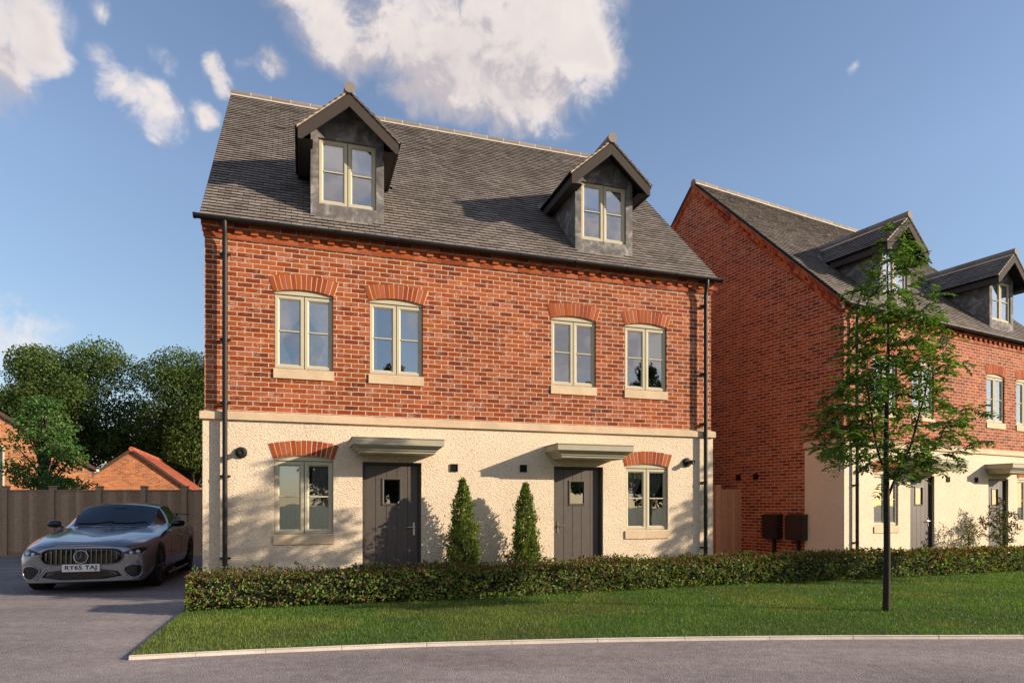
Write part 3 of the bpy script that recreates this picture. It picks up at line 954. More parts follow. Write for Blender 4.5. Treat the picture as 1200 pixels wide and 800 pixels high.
fb2 = gg.math('MULTIPLY', gg.math('SUBTRACT', fb, .5), 1.85)
dens = gg.math('ADD', gg.math('MULTIPLY', acc, 1.25), gg.math('MULTIPLY', fb2, gg.math('MINIMUM', gg.math('MULTIPLY', acc, 4.0), 1.0)))
grp.links.new(dens, go_.inputs[0])
def dgrp(v):
    n_ = nt.nodes.new('ShaderNodeGroup'); n_.node_tree = grp
    nt.links.new(v, n_.inputs[0]); return n_.outputs[0]
nv = g.vmath('NORMALIZE', vec)
d0 = dgrp(nv)
d1 = dgrp(g.vmath('ADD', nv, tuple(sd*.05 + Vector((0,0,.022)))))
alpha = g.n('ShaderNodeMapRange', {'interpolation_type': 'SMOOTHSTEP'}, i0=d0, i1=.02, i2=.95).outputs[0]
alpha = g.math('MULTIPLY', alpha, .95)
lit = g.n('ShaderNodeMapRange', {'interpolation_type': 'SMOOTHSTEP'}, i0=g.math('SUBTRACT', d0, d1), i1=-.28, i2=.30).outputs[0]
thick = g.n('ShaderNodeMapRange', {'interpolation_type': 'SMOOTHSTEP'}, i0=d0, i1=.55, i2=1.35).outputs[0]
cc = g.mix(lit, (.58,.53,.555), (.99,.89,.83))
soft = g.noise(nv, 4.5, 5, .6)
cc = g.mix(g.ramp(soft, [(.44,0.0),(.68,.50)]), cc, (.62,.565,.58))
cc = g.mix(g.math('MULTIPLY', thick, .30), cc, (.56,.50,.51))
SKY_S = .11
sep = g.n('ShaderNodeSeparateXYZ', Vector=nv)
bs = g.n('ShaderNodeBackground', Color=g.mix(1.0, sky.outputs[0], g.ramp(sep.outputs[2], [(0,(.72,.69,.72)),(.18,(.86,.82,.85)),(.42,(1.16,1.06,1.08))]), 'MULTIPLY'), Strength=SKY_S)
bc = g.n('ShaderNodeBackground', Color=cc, Strength=1.0/EX)
mx = g.n('ShaderNodeMixShader', Fac=alpha, i1=bs.outputs[0], i2=bc.outputs[0])
nt.links.new(mx.outputs[0], wo.inputs[0])
w.cycles.sampling_method = 'MANUAL'; w.cycles.sample_map_resolution = 1024
sc.view_settings.view_transform = 'Standard'; sc.view_settings.look = 'None'
sc.view_settings.exposure = EXPOSURE; sc.view_settings.gamma = 1; sc.view_settings.use_curve_mapping = False
sc.render.engine = 'CYCLES'
sc.cycles.use_denoising = True
sc.cycles.max_bounces = 8; sc.cycles.transparent_max_bounces = 16; sc.cycles.diffuse_bounces = 4; sc.cycles.glossy_bounces = 4
sc.cycles.caustics_reflective = False; sc.cycles.caustics_refractive = False
sc.cycles.sample_clamp_indirect = 6

# ------------------------------------------------------------------ ground, drive and road
def asphalt_mat():
    m, nt, out = mat_new('grey_tarmac'); g = NT(nt)
    tc = g.n('ShaderNodeTexCoord').outputs['Object']
    fine = g.noise(tc, 95.0, 4, .75); mid = g.noise(tc, 9.0, 6, .7)
    mp = g.n('ShaderNodeMapping', Vector=tc); mp.inputs['Scale'].default_value = (.5, 1.6, 1)
    big = g.noise(mp.outputs[0], .9, 5, .6)
    vo = g.n('ShaderNodeTexVoronoi', {'feature': 'F1'}, Vector=tc, Scale=85.0)
    c = g.mix(1.0, (.255,.222,.214), g.ramp(fine, [(.25,.55),(.5,1.0),(.75,1.5)]), 'MULTIPLY')
    c = g.mix(1.0, c, g.ramp(mid, [(.3,.74),(.7,1.2)]), 'MULTIPLY')
    c = g.mix(1.0, c, g.ramp(big, [(.3,.78),(.7,1.15)]), 'MULTIPLY')
    c = g.mix(1.0, c, g.ramp(g.noise(tc, .35, 5, .65), [(.38,.82),(.5,1.0),(.66,1.08)]), 'MULTIPLY')
    c = g.mix(g.ramp(vo.outputs[1], [(.80,0.0),(.9,.35)]), c, (.45,.41,.39))
    h = g.math('ADD', g.math('MULTIPLY', vo.outputs[0], -.8), g.math('MULTIPLY', mid, .8))
    principled(nt, out, Base_Color=c, Roughness=.9, Specular_IOR_Level=.25, Normal=g.bump(h, .8, .006))
    return m
M['asphalt'] = asphalt_mat()
def soil_mat(name, a, b):
    m, nt, out = mat_new(name); g = NT(nt)
    tc = g.n('ShaderNodeTexCoord').outputs['Object']
    n1 = g.noise(tc, 3.0, 6, .65); n2 = g.noise(tc, 40.0, 4)
    c = g.mix(n1, a, b); c = g.mix(1.0, c, g.ramp(n2, [(.3,.6),(.7,1.3)]), 'MULTIPLY')
    principled(nt, out, Base_Color=c, Roughness=.95, Normal=g.bump(n2, .8, .01))
    return m
M['field'] = soil_mat('field', (.05,.075,.02), (.075,.085,.03))
M['turf'] = soil_mat('turf', (.030,.055,.012), (.050,.075,.018))
M['bed'] = soil_mat('planting_bed', (.045,.030,.020), (.075,.055,.038))
mb = MB()
mb.face([(-1500,-1500,-.03),(1500,-1500,-.03),(1500,1500,-.03),(-1500,1500,-.03)])
tag(mb.build('ground', M['field']), kind='structure')
# tarmac sheet: road along the front plus drive on the left
KERB = [(-3.49,5.95),(-2.95,6.09),(-2.35,6.23),(-1.66,6.37),(-.85,6.52),(0,6.63),(.88,6.73),(1.8,6.80),(2.7,6.85),(3.59,6.88),(5.41,6.90),(7.5,6.88),(10,6.80),(14,6.6),(20,6.2),(30,5.5)]
KL = [(-3.49,5.95),(-3.80,6.94),(-4.10,7.92),(-4.41,8.91),(-4.62,9.60)]
mb = MB()
mb.face([(-60,-12,0),(60,-12,0),(60,25.5,0),(-60,25.5,0)])
tag(mb.build('road', M['asphalt']), kind='structure')
# lawn slab
top = .032
poly = [(x,y) for x, y in KERB] + [(30,26),(9.5,15.0),(7.2,14.0),(3.9,12.45),(-4.55,9.72)] + [(x,y) for x, y in KL[:0:-1]]
LAWN = poly
bm = bmesh.new()
vs = [bm.verts.new((x,y,top)) for x, y in poly]
bm.faces.new(vs); bmesh.ops.triangulate(bm, faces=bm.faces[:])
me = bpy.data.meshes.new('lawn'); bm.to_mesh(me); bm.free(); me.materials.append(M['turf'])
lo = bpy.data.objects.new('lawn', me); col.objects.link(lo); tag(lo, kind='structure')
# bed between hedge and houses, and strip between the houses
mb = MB()
mb.face([(-4.62,9.55,.040),(3.9,12.3,.040),(7.2,13.6,.040),(16.2,18.3,.040),(15.2,19.0,.040),(7.1,14.4,.040),(3.8,12.9,.040),(-4.62,10.2,.040)])
tag(mb.build('planting_bed_ground', M['bed']), kind='structure')
# kerb edging: pale concrete lip
M['kerb'] = stone_mat('concrete_edging', (.72,.63,.54))
def kerb(path, name, label, h=.036, wd=.045):
    k = MB()
    P = [Vector((x,y,0)) for x, y in path]
    off = []
    for i, p in enumerate(P):
        d = (P[min(i+1,len(P)-1)] - P[max(i-1,0)]).normalized()
        off.append(Vector((-d.y, d.x, 0)))
    for i in range(len(P)-1):
        n_ = max(1, int((P[i+1]-P[i]).length/.9))
        for j in range(n_):
            a0, a1 = j/n_ + .003, (j+1)/n_ - .003
            L = lambda t, s, z: tuple(P[i].lerp(P[i+1], t) + off[i].lerp(off[i+1], t)*s + Vector((0,0,z)))
            v = [L(a0,-.001,0),L(a1,-.001,0),L(a1,wd,0),L(a0,wd,0),L(a0,.004,h),L(a1,.004,h),L(a1,wd,h),L(a0,wd,h)]
            k.mesh(v, [(4,5,6,7),(0,1,5,4),(1,2,6,5),(2,3,7,6),(3,0,4,7)])
    o = k.build(name, M['kerb']); o['kind'] = 'structure'
    return o
kerb(KERB, 'kerb', None)
kerb([(x,y) for x, y in KL][::-1], 'kerb', None, .026, .035)

# ------------------------------------------------------------------ grass blades
def in_poly(x, y, poly):
    c = np.zeros(len(x), bool); n = len(poly)
    for i in range(n):
        x0, y0 = poly[i]; x1, y1 = poly[(i+1) % n]
        cond = ((y0 > y) != (y1 > y))
        with np.errstate(divide='ignore', invalid='ignore'):
            xi = (x1-x0)*(y-y0)/(y1-y0+1e-12)+x0
        c ^= cond & (x < xi)
    return c
def vnoise(x, y, s, seed=0):
    r = np.random.default_rng(seed); gsz = 64; G = r.random((gsz, gsz))
    u = x*s; v = y*s; i = np.floor(u).astype(int); j = np.floor(v).astype(int); fu = u-i; fv = v-j
    fu = fu*fu*(3-2*fu); fv = fv*fv*(3-2*fv)
    g_ = lambda a, b: G[a % gsz, b % gsz]
    return (g_(i,j)*(1-fu)+g_(i+1,j)*fu)*(1-fv)+(g_(i,j+1)*(1-fu)+g_(i+1,j+1)*fu)*fv
GP = [(x, y+.034) for x, y in KERB] + LAWN[len(KERB):]
n = 1300000
gx = rng.uniform(-4.6, 22, n); gy = rng.uniform(5.9, 16.5, n)
ok = in_poly(gx, gy, GP) & (rng.random(n) < np.where(gx < gy*.86 + .5, 1.0, .35)) & (gy < 9.3 + (gx+4.2)*.375)
ok &= (gx > -4.60 + (9.60-gy)*.30 + .005)
dist = gy
ok &= rng.random(n) < np.clip((8.2/dist)**1.6, .25, 1)
gx, gy = gx[ok], gy[ok]; n = len(gx)
pt = vnoise(gx, gy, 1.3, 1)*.5 + vnoise(gx, gy, 4.0, 2)*.3 + vnoise(gx, gy, 11.0, 3)*.2
ht = (.020 + .024*rng.random(n))*(.7+.6*pt)
wd = .0026*(gy/7)*(.8+.5*rng.random(n))
yaw = rng.uniform(0, 2*PI, n); lean = rng.normal(0, .5, n)
dx, dy = np.cos(yaw), np.sin(yaw); lx, ly = np.cos(yaw+1.2)*lean, np.sin(yaw+1.2)*lean
z0 = top - .002
A = np.stack([gx-dx*wd, gy-dy*wd, np.full(n, z0)], 1); B = np.stack([gx+dx*wd, gy+dy*wd, np.full(n, z0)], 1)
C = np.stack([gx+lx*ht, gy+ly*ht, z0+ht], 1)
V = np.stack([A,B,C], 1).reshape(-1,3); F = np.arange(n*3).reshape(-1,3)
base = np.array([(.076,.150,.022),(.098,.180,.028),(.140,.202,.046),(.058,.120,.018),(.20,.205,.08)])
wts = np.array([.34,.30,.2,.12,.04])
ci = rng.choice(5, n, p=wts)
dry = vnoise(gx, gy, .8, 9)[:,None]
cols = base[ci]*(1+rng.normal(0,.16,(n,1)))*(.62+.8*pt)[:,None]*np.where(dry > .58, np.array([[1.35,1.06,1.1]]), np.array([[.92,.98,.88]]))
cols = np.clip(cols, .004, 1)
M['grass'] = leaf_mat('grass_blade', .35, .5, .25)
go = fast_mesh('grass', V, F, M['grass'], np.repeat(cols, 3, 0))
tag(go, 'short mown green grass between the white kerb and hedge', 'grass', kind='stuff')

# ------------------------------------------------------------------ hedge
HDIR = np.array([.9425, .3342])
def hedge_line(u):                                # front base line, u = metres from the left end
    pts = np.array([(-4.18,8.40),(-2.0,9.05),(.5,9.95),(2.9,10.93),(6.3,12.02),(10.6,13.55),(16.5,16.1)])
    seg = np.r_[0, np.cumsum(np.linalg.norm(np.diff(pts, axis=0), axis=1))]
    x = np.interp(u, seg, pts[:,0]); y = np.interp(u, seg, pts[:,1])
    return x, y, seg[-1]
_, _, HLEN = hedge_line(np.array([0.0]))
def hedge_pt(u, d, z):
    x, y, _ = hedge_line(u)
    return np.stack([x - HDIR[1]*d, y + HDIR[0]*d, z], 1)
HH, HW = .445, .60
def hedge_shape(n):
    """points over the surface of a softly rounded clipped hedge and their outward normals"""
    u = rng.uniform(0, HLEN, n); s = rng.random(n)
    per = HH + HW + HH
    p = s*per
    d = np.where(p < HH, 0, np.where(p < HH+HW, p-HH, HW)); z = np.where(p < HH, p, np.where(p < HH+HW, HH, per-p))
    nrm_d = np.where(p < HH, -1, np.where(p < HH+HW, 0, 1)).astype(float); nrm_z = np.where((p >= HH) & (p < HH+HW), 1.0, .15)
    bump = (vnoise(u, s*6, 2.2, 5)-.5)*.17 + (vnoise(u, s*9, 6.0, 6)-.5)*.13
    rad = bump - .06*rng.random(n)**2*2.0
    # round the top edges
    cd = d - HW/2; cz = np.maximum(z - (HH-.14), 0)
    k = 1 - .22*(np.abs(cd)/(HW/2))**3*(cz/.14)
    d = HW/2 + cd*k + nrm_d*rad; z = z*(1-.05*(np.abs(cd)/(HW/2))**4*(z/HH)) + nrm_z*np.maximum(rad, -.05)*.9
    return u, d, np.maximum(z, .03)+.045, nrm_d, nrm_z
n = 62000
u, d, z, nd, nz_ = hedge_shape(n)
m_end = rng.random(n) < .03
u = np.where(m_end, rng.normal(0, .03, n), u); d = np.where(m_end, rng.random(n)*HW, d); z = np.where(m_end, rng.random(n)*HH+.03, z)
keep = rng.random(n) < np.clip(1.15-u/26, .35, 1)
u, d, z, nd, nz_ = u[keep], d[keep], z[keep], nd[keep], nz_[keep]; n = len(u)
P = hedge_pt(u, d, z)
out = np.stack([-HDIR[1]*nd, HDIR[0]*nd, nz_], 1)
D = unit(out*.6 + rand_unit(n)*.9 + np.array([0,0,.3])); N = unit(out + rand_unit(n)*.7)
pal = [(.100,.160,.034),(.145,.215,.046),(.215,.280,.068),(.20,.11,.05),(.27,.085,.048),(.125,.105,.042)]
cols = pick_cols(n, pal, [.30,.31,.16,.09,.05,.09], .22)
tipm = (z > HH-.02) & (rng.random(n) < .45)
cols[tipm] = pick_cols(int(tipm.sum()), [(.14,.05,.03),(.17,.085,.04),(.09,.105,.03)], None, .2)
Ln = rng.uniform(.034,.060,n)*(1+u/45)
LV, LF, LC = leaf_arrays(P, D, N, Ln, Ln*.55, cols)
# small pink flowers
nf = 420
uf, df, zf, _, nzf = hedge_shape(nf)
PF = hedge_pt(uf, df, zf+.015)
FV, FF, FC = leaf_arrays(np.repeat(PF, 4, 0), rand_unit(nf*4), rand_unit(nf*4), .020, .018, pick_cols(nf*4, [(.45,.06,.08),(.5,.14,.16),(.35,.05,.04)], None, .2))
# tall sprigs breaking the clipped top
ns = 1500
us = rng.uniform(0, HLEN, ns); ds = rng.uniform(.04, HW-.04, ns)
SP = np.repeat(hedge_pt(us, ds, np.full(ns, HH-.02)), 5, 0) + np.repeat(rng.normal(0,.2,(ns,3)), 5, 0)*np.tile(np.linspace(0,.09,5), ns)[:,None] + np.tile(np.stack([np.zeros(5),np.zeros(5),np.linspace(0,.085,5)],1), (ns,1))
SV, SF, SC = leaf_arrays(SP, unit(rand_unit(ns*5)+np.array([0,0,.6])), rand_unit(ns*5), .032, .017, pick_cols(ns*5, [(.15,.05,.03),(.10,.10,.03),(.18,.09,.045),(.06,.085,.025)], None, .2))
he = empty('hedge', (-4.18, 8.40, 0))
VV = np.concatenate([LV, FV, SV]); FFc = np.concatenate([LF, FF+len(LV), SF+len(LV)+len(FV)]); CC = np.concatenate([LC, FC, SC])
VV = VV - np.array([-4.18, 8.40, 0])
fast_mesh('foliage', VV, FFc, M['leaf'], CC, he)
# dark solid core inside the leaves, plus stems
mb = MB()
us = np.linspace(.06, HLEN, 90)
for a, b in zip(us, us[1:]):
    q = []
    for uu in (a, b):
        for dd, zz in ((.10,.10),(HW-.10,.10),(HW-.12,HH-.06),(.12,HH-.06)):
            q.append(hedge_pt(np.array([uu]), dd, np.array([zz]))[0] - np.array([-4.18,8.40,0]))
    mb.mesh(q, [(0,4,7,3),(3,7,6,2),(1,2,6,5),(0,1,5,4)])
    if a == us[0]: mb.mesh(q[:4], [(0,3,2,1)])
for i in range(150):
    uu = random.uniform(.05, HLEN); dd = random.uniform(.08, HW-.08)
    p = hedge_pt(np.array([uu]), dd, np.array([.0]))[0] - np.array([-4.18,8.40,0])
    mb.tube([p, p+np.array([random.uniform(-.05,.05),random.uniform(-.05,.05),.2])], [.008,.005], 5)
M['core'] = plain('hedge_core_stems', (.014,.016,.008), 1, noise=.5)
mb.build('stems', M['core'], he)
tag(he, 'low clipped hedge with reddish leaf tips along the back of the lawn', 'hedge')

# ------------------------------------------------------------------ two conical shrubs by the wall
def loc_house(h, s, t): 
    return (h.location.x + s*math.cos(h.rotation_euler.z) - t*math.sin(h.rotation_euler.z),
            h.location.y + s*math.sin(h.rotation_euler.z) + t*math.cos(h.rotation_euler.z))
def cone_shrub(x, y, H, Rr, label, seed):
    r_ = np.random.default_rng(seed)
    o = empty('conical_shrub', (x, y, 0))
    n = 9500
    z = .02 + (H-.02)*(1 - np.sqrt(r_.random(n)))*1.0
    z = np.where(r_.random(n) < .35, r_.random(n)*H, z)
    f = z/H
    rad = Rr*np.interp(f, [0,.31,.55,.71,.83,.945,1], [.85,1,.85,.66,.47,.24,.06])
    th = r_.uniform(0, 2*PI, n)
    lump = 1 + .75*(vnoise(th*1.6, z*4, 1.9, seed)-.5) + .60*(vnoise(th*3, z*9, 1.5, seed+1)-.5)
    rr = rad*lump*(1-.35*r_.random(n)**2.2)*np.where(r_.random(n) < .10, 1.35, 1.0)
    P = np.stack([np.cos(th)*rr, np.sin(th)*rr, z], 1)
    out = np.stack([np.cos(th), np.sin(th), np.full(n,.4)], 1)
    D = unit(out*.5 + rand_unit(n)*.6 + np.array([0,0,.75])); N = unit(out + rand_unit(n)*.7)
    cols = pick_cols(n, [(.110,.160,.030),(.155,.205,.040),(.072,.108,.022),(.21,.24,.055)], [.35,.3,.2,.15], .2)
    Ln = r_.uniform(.032,.066,n)
    V, F, C = leaf_arrays(P, D, N, Ln, Ln*.42, cols)
    fast_mesh('foliage', V, F, M['leaf'], C, o)
    mb = MB()
    mb.tube([(0,0,-.02),(0,0,H*.9)], [.03,.008], 8)
    for i in range(40):
        zz = random.uniform(.05, H*.8); a = random.uniform(0, 2*PI); L = Rr*(1-zz/H)*.75
        mb.tube([(0,0,zz),(math.cos(a)*L, math.sin(a)*L, zz+L*1.1)], [.009,.004], 5)
    mb.build('stem', M['bark'], o)
    tag(o, label, 'shrub', 'conical evergreen shrubs between the doors')
x, y = loc_house(H1, 3.86, -.42); cone_shrub(x, y, 1.82, .222, 'tall conical evergreen shrub beside the left front door, near its handle', 3)
x, y = loc_house(H1, 4.93, -.42); cone_shrub(x, y, 1.76, .205, 'conical evergreen shrub between its taller twin and the right front door', 5)

# ------------------------------------------------------------------ trees by space colonisation
def grow(att, start, leader, step=.1, infl=.9, kill=.16, iters=160, up=.12, seed=1):
    r_ = np.random.default_rng(seed)
    nodes = [np.array(p, float) for p in leader]; par = [-1]+list(range(len(leader)-1))
    for fk in (start or []):
        j = int(np.argmin(np.linalg.norm(np.array(nodes[:len(leader)]) - np.array(fk[0]), axis=1)))
        for q in fk[1:]:
            nodes.append(np.array(q, float)); par.append(j); j = len(nodes)-1
    att = att.copy()
    for it in range(iters):
        if len(att) == 0: break
        Nn = np.array(nodes)
        dd = np.linalg.norm(att[:,None,:]-Nn[None], axis=2)
        idx = dd.argmin(1); mn = dd.min(1)
        act = mn < infl
        if not act.any(): infl *= 1.5; continue
        newp = {}
        for i, a in zip(idx[act], att[act]):
            newp.setdefault(i, []).append(unit(a-Nn[i]))
        added = 0
        for i, ds in newp.items():
            d = unit(np.mean(ds, 0) + np.array([0,0,up]) + r_.normal(0,.12,3))
            q = Nn[i] + d*step
            if np.min(np.linalg.norm(Nn-q, axis=1)) < step*.4: continue
            nodes.append(q); par.append(i); added += 1
        if not added: break
        Nn = np.array(nodes)
        dd = np.linalg.norm(att[:,None,:]-Nn[None], axis=2).min(1)
        att = att[dd > kill]
    return np.array(nodes), np.array(par)
def tree_radii(nodes, par, tip, expo=2.2):
    n = len(nodes); acc = np.zeros(n); kids = np.zeros(n, int)
    for i in range(n):
        if par[i] >= 0: kids[par[i]] += 1
    order = range(n-1, -1, -1)
    for i in order:
        if kids[i] == 0: acc[i] = tip**expo
        if par[i] >= 0: acc[par[i]] += acc[i]
    return acc**(1/expo), kids
def skeleton_mesh(mb, nodes, par, rad, maxr, minr=0.0):
    # chains from each branching point
    n = len(nodes); ch = [[] for _ in range(n)]
    for i in range(n):
        if par[i] >= 0: ch[par[i]].append(i)
    stack = [(0, None)]
    while stack:
        i, pr = stack.pop()
        chain = [pr, i] if pr is not None else [i]
        cur = i
        while ch[cur]:
            ks = sorted(ch[cur], key=lambda k: -rad[k])
            for k in ks[1:]: stack.append((k, cur))
            cur = ks[0]; chain.append(cur)
        if len(chain) < 2: continue
        rr = [min(max(rad[c], minr), maxr) for c in chain]
        if pr is not None: rr[0] = rr[1]
        mb.tube([nodes[c] for c in chain], rr, 8 if rr[0] > .015 else 5, 0)

M['bark_dark'] = plain('dark_bark', (.024,.017,.012), .9, noise=.4, nscale=25, bump=.006, bscale=50)
def young_tree():
    H = 5.2
    prof = [(1.62,.10),(1.78,.55),(2.05,.98),(2.4,1.04),(2.8,.93),(3.2,.76),(3.7,.64),(4.2,.52),(4.6,.40),(4.95,.26),(5.2,.05)]
    pz, pr_ = zip(*prof)
    r_ = np.random.default_rng(11)
    att = []
    while len(att) < 900:
        z = r_.uniform(1.62, H); R0 = np.interp(z, pz, pr_); a = r_.uniform(0, 2*PI); q = r_.random()**.55
        if r_.random() > (R0/1.15)**1.0 + .12: continue
        x, y = math.cos(a)*R0*q + .10*(1 if z > 2 else .5), math.sin(a)*R0*q
        if vnoise(np.array([x*1.2+5]), np.array([z*1.2+y]), 1.8, 21)[0] < .40: continue
        att.append((x, y, z))
    att = np.array(att)
    leader = [(0.012*math.sin(z*2.1)+.02*z/5, .01*math.sin(z*1.7), z) for z in np.arange(0, 5.0, .12)]
    fork = [(.02,.01,1.5),(.10,.02,1.66),(.19,.03,1.84),(.29,.05,2.02),(.37,.06,2.2),(.42,.06,2.4),(.47,.05,2.6),(.53,.05,2.8),(.57,.06,3.0),(.60,.07,3.2)]
    fork2 = [(-.03,.0,1.75),(-.10,-.05,1.95),(-.18,-.09,2.15),(-.24,-.12,2.4),(-.28,-.13,2.65),(-.31,-.12,2.9)]
    nodes, par = grow(att, [fork, fork2], leader, .085, .8, .13, 150, .10, 4)
    rad, kids = tree_radii(nodes, par, .0030, 2.25)
    rad[:len(leader)] = np.maximum(rad[:len(leader)]*0 + np.interp(np.array(leader)[:,2], [0,.1,1.5,3,4.9], [.052,.045,.038,.022,.005]), .004)
    t = empty('young_tree', (4.86, 8.49, .03))
    mb = MB(); skeleton_mesh(mb, nodes, par, rad, .07)
    mb.build('trunk', M['bark_dark'], t)
    # pinnate sprays at the twigs
    sel = np.where((rad < .0100) & (nodes[:,2] > 1.6))[0]
    Ps=[];Ds=[];Ns=[];Ls=[];Cs=[]
    tw = MB()
    for i in sel:
        if r_.random() > .95: continue
        for rep in range(2 if kids[i] == 0 else 1 + (r_.random() < .4)):
            base_ = nodes[i]
            dirp = unit(nodes[i]-nodes[par[i]]) if par[i] >= 0 else np.array([0,0,1.0])
            d = unit(dirp*.7 + r_.normal(0,.55,3) + np.array([0,0,-.05])); d[2] *= .6; d = unit(d)
            L = r_.uniform(.12,.21); nl = 5
            up_ = unit(np.array([0,0,1.0]) + r_.normal(0,.25,3)); side = unit(np.cross(d, up_))
            tone = r_.choice(3, p=[.45,.35,.2])
            bcol = np.array([(.085,.165,.026),(.125,.215,.034),(.055,.110,.020)][tone])*(1+r_.normal(0,.1))
            for k in range(nl):
                f = (k+.8)/nl
                p = base_ + d*L*f + np.array([0,0,-.05*f*f])
                for sg in (-1,1):
                    Ps.append(p); Ds.append(unit(side*sg + d*.55 + np.array([0,0,-.18]) + r_.normal(0,.15,3))); Ns.append(unit(up_+r_.normal(0,.3,3)))
                    Ls.append(r_.uniform(.062,.092)*(1.1-.35*abs(f-.5))); Cs.append(bcol*(1+r_.normal(0,.12)))
            Ps.append(base_+d*L+np.array([0,0,-.05])); Ds.append(d); Ns.append(up_); Ls.append(.055); Cs.append(bcol)
            tw.tube([base_, base_+d*L*.5+np.array([0,0,-.0125]), base_+d*L+np.array([0,0,-.05])], [.0022,.0018,.001], 3, cap=False)
    Ls = np.array(Ls)
    V, F, C = leaf_arrays(np.array(Ps), np.array(Ds), np.array(Ns), Ls, Ls*.46, np.clip(np.array(Cs),.004,1), .18)
    fast_mesh('crown', V, F, M['leaf'], C, t)
    tw.build('twigs', M['bark_dark'], t)
    print('young tree leaves', len(Ls), 'nodes', len(nodes))
    return t
YT = young_tree()
tag(YT, 'slender young tree with dark trunk and feathery leaves on the front lawn', 'tree', 'young street trees')
YT2 = copy_tree(YT); YT2.location = (11.6, 11.1, .03); YT2.rotation_euler = (0,0,2.1)
tag(YT2, 'second slender young tree further along the lawn, past the right edge', 'tree', 'young street trees')

# ------------------------------------------------------------------ photinia shrubs against the right house
def loose_shrub(x, y, H, Rr, nleaf, label, pal, w, seed, stem_h=.3):
    r_ = np.random.default_rng(seed)
    att = []
    while len(att) < 150:
        p = r_.normal(0,1,3); p = p/np.linalg.norm(p)*r_.random()**.4
        q = np.array([p[0]*Rr, p[1]*Rr, stem_h + (H-stem_h)*(.5+.5*p[2])])
        f = (q[2]-stem_h)/(H-stem_h)
        if math.hypot(q[0], q[1]) > Rr*min(1, (1-f)*1.9+.12): continue
        att.append(q)
    leader = [(0,0,z) for z in np.arange(0, H*.6, .07)]
    nodes, par = grow(np.array(att), None, leader, .06, .6, .09, 100, .15, seed)
    rad, kids = tree_radii(nodes, par, .0022, 2.2)
    o = empty('shrub', (x, y, .04))
    mb = MB(); skeleton_mesh(mb, nodes, par, rad, .02); mb.build('stems', M['bark'], o)
    sel = np.where((nodes[:,2] > stem_h*.9) & (rad < .012))[0]
    idx = r_.choice(sel, nleaf)
    P = nodes[idx] + r_.normal(0,.025,(nleaf,3))
    D = unit(r_.normal(0,1,(nleaf,3)) + np.array([0,0,.35])); N = unit(r_.normal(0,.6,(nleaf,3)) + np.array([0,0,1]))
    cols = pick_cols(nleaf, pal, w, .2)
    hi = (P[:,2] > H*.82)
    Ln = r_.uniform(.045,.08,nleaf)
    V, F, C = leaf_arrays(P, D, N, Ln, Ln*.45, cols)
    fast_mesh('foliage', V, F, M['leaf'], C, o)
    tag(o, label, 'shrub')
x, y = loc_house(H2, 5.05, -.55)
loose_shrub(x, y, 1.62, .46, 1500, 'bushy shrub with red-tipped leaves left of the furthest front door', [(.055,.085,.02),(.09,.11,.03),(.20,.06,.035),(.04,.06,.018)], [.4,.25,.12,.23], 31)
x, y = loc_house(H2, 3.95, -.42)
loose_shrub(x, y, 1.25, .34, 420, 'thin sparse shrub against the pale wall between two front doors', [(.10,.12,.04),(.16,.15,.07),(.07,.09,.03)], None, 33)

# ------------------------------------------------------------------ timber fence across the end of the drive
M['fence'] = island_mat('weathered_fence_board', [(0,(.30,.205,.130)),(.4,(.42,.295,.19)),(.75,(.35,.245,.155)),(1,(.52,.37,.245))], .85, 14, .22, .004)
M['gatewood'] = island_mat('gate_board', [(0,(.46,.25,.135)),(.5,(.52,.29,.16)),(1,(.41,.22,.115))], .75, 18, .2, .003)
M['gap_shade'] = plain('fence_gap_shade', (.045,.032,.022), .9)  # added sheet behind the boards, dark so the gaps read as shadow lines
FY = 18.5
fe = empty('timber_fence', (-20, FY, 0))
posts = [-14.32-2.66-2.56, -14.32-2.66, -14.32, -12.99, -11.66, -10.41, -9.25, -7.9, -6.5]
def X(px): return (px-600)/F_PX*FY
posts = [X(-220), X(-110), X(7), X(62), X(117), X(169), X(217), X(268), X(320)]
for p, q in zip(posts, posts[1:]):
    mb = MB(); x = p+.05
    while x < q-.05:
        b = min(x+.112, q-.05)
        zt = 1.83 + random.uniform(-.006,.006)
        mb.mesh([(x+20,-.026,.09),(b-.022+20,-.002,.09),(b-.022+20,.012,.09),(x+20,.012,.09),(x+20,-.028,zt),(b-.022+20,-.004,zt),(b+.012+20,.012,zt),(x+20,.012,zt)],
                [(0,1,5,4),(4,5,6,7),(3,0,4,7),(1,2,6,5)])
        x += .104
    mb.box(p+.05+20, q-.05+20, .015, .03, .05, 1.82, 1)
    for z in (.3,1.0,1.65): mb.box(p+.04+20, q-.04+20, .03, .07, z, z+.09)
    mb.box(p+.05+20, q-.05+20, -.03, .02, 0, .10)
    mb.box(p+.05+20, q-.05+20, -.036, .03, 1.825, 1.86)
    o = mb.build('panel', [M['fence'], M['gap_shade']], fe)
for p in posts:
    mb = MB(); mb.cbox(p-.075+20, p+.075+20, -.06, .06, -.02, 1.93, .008); mb.cbox(p-.088+20, p+.088+20, -.072, .07, 1.93, 1.97, .01)
    mb.build('post', M['fence'], fe)
tag(fe, 'brown close-boarded timber fence behind the parked car', 'fence')
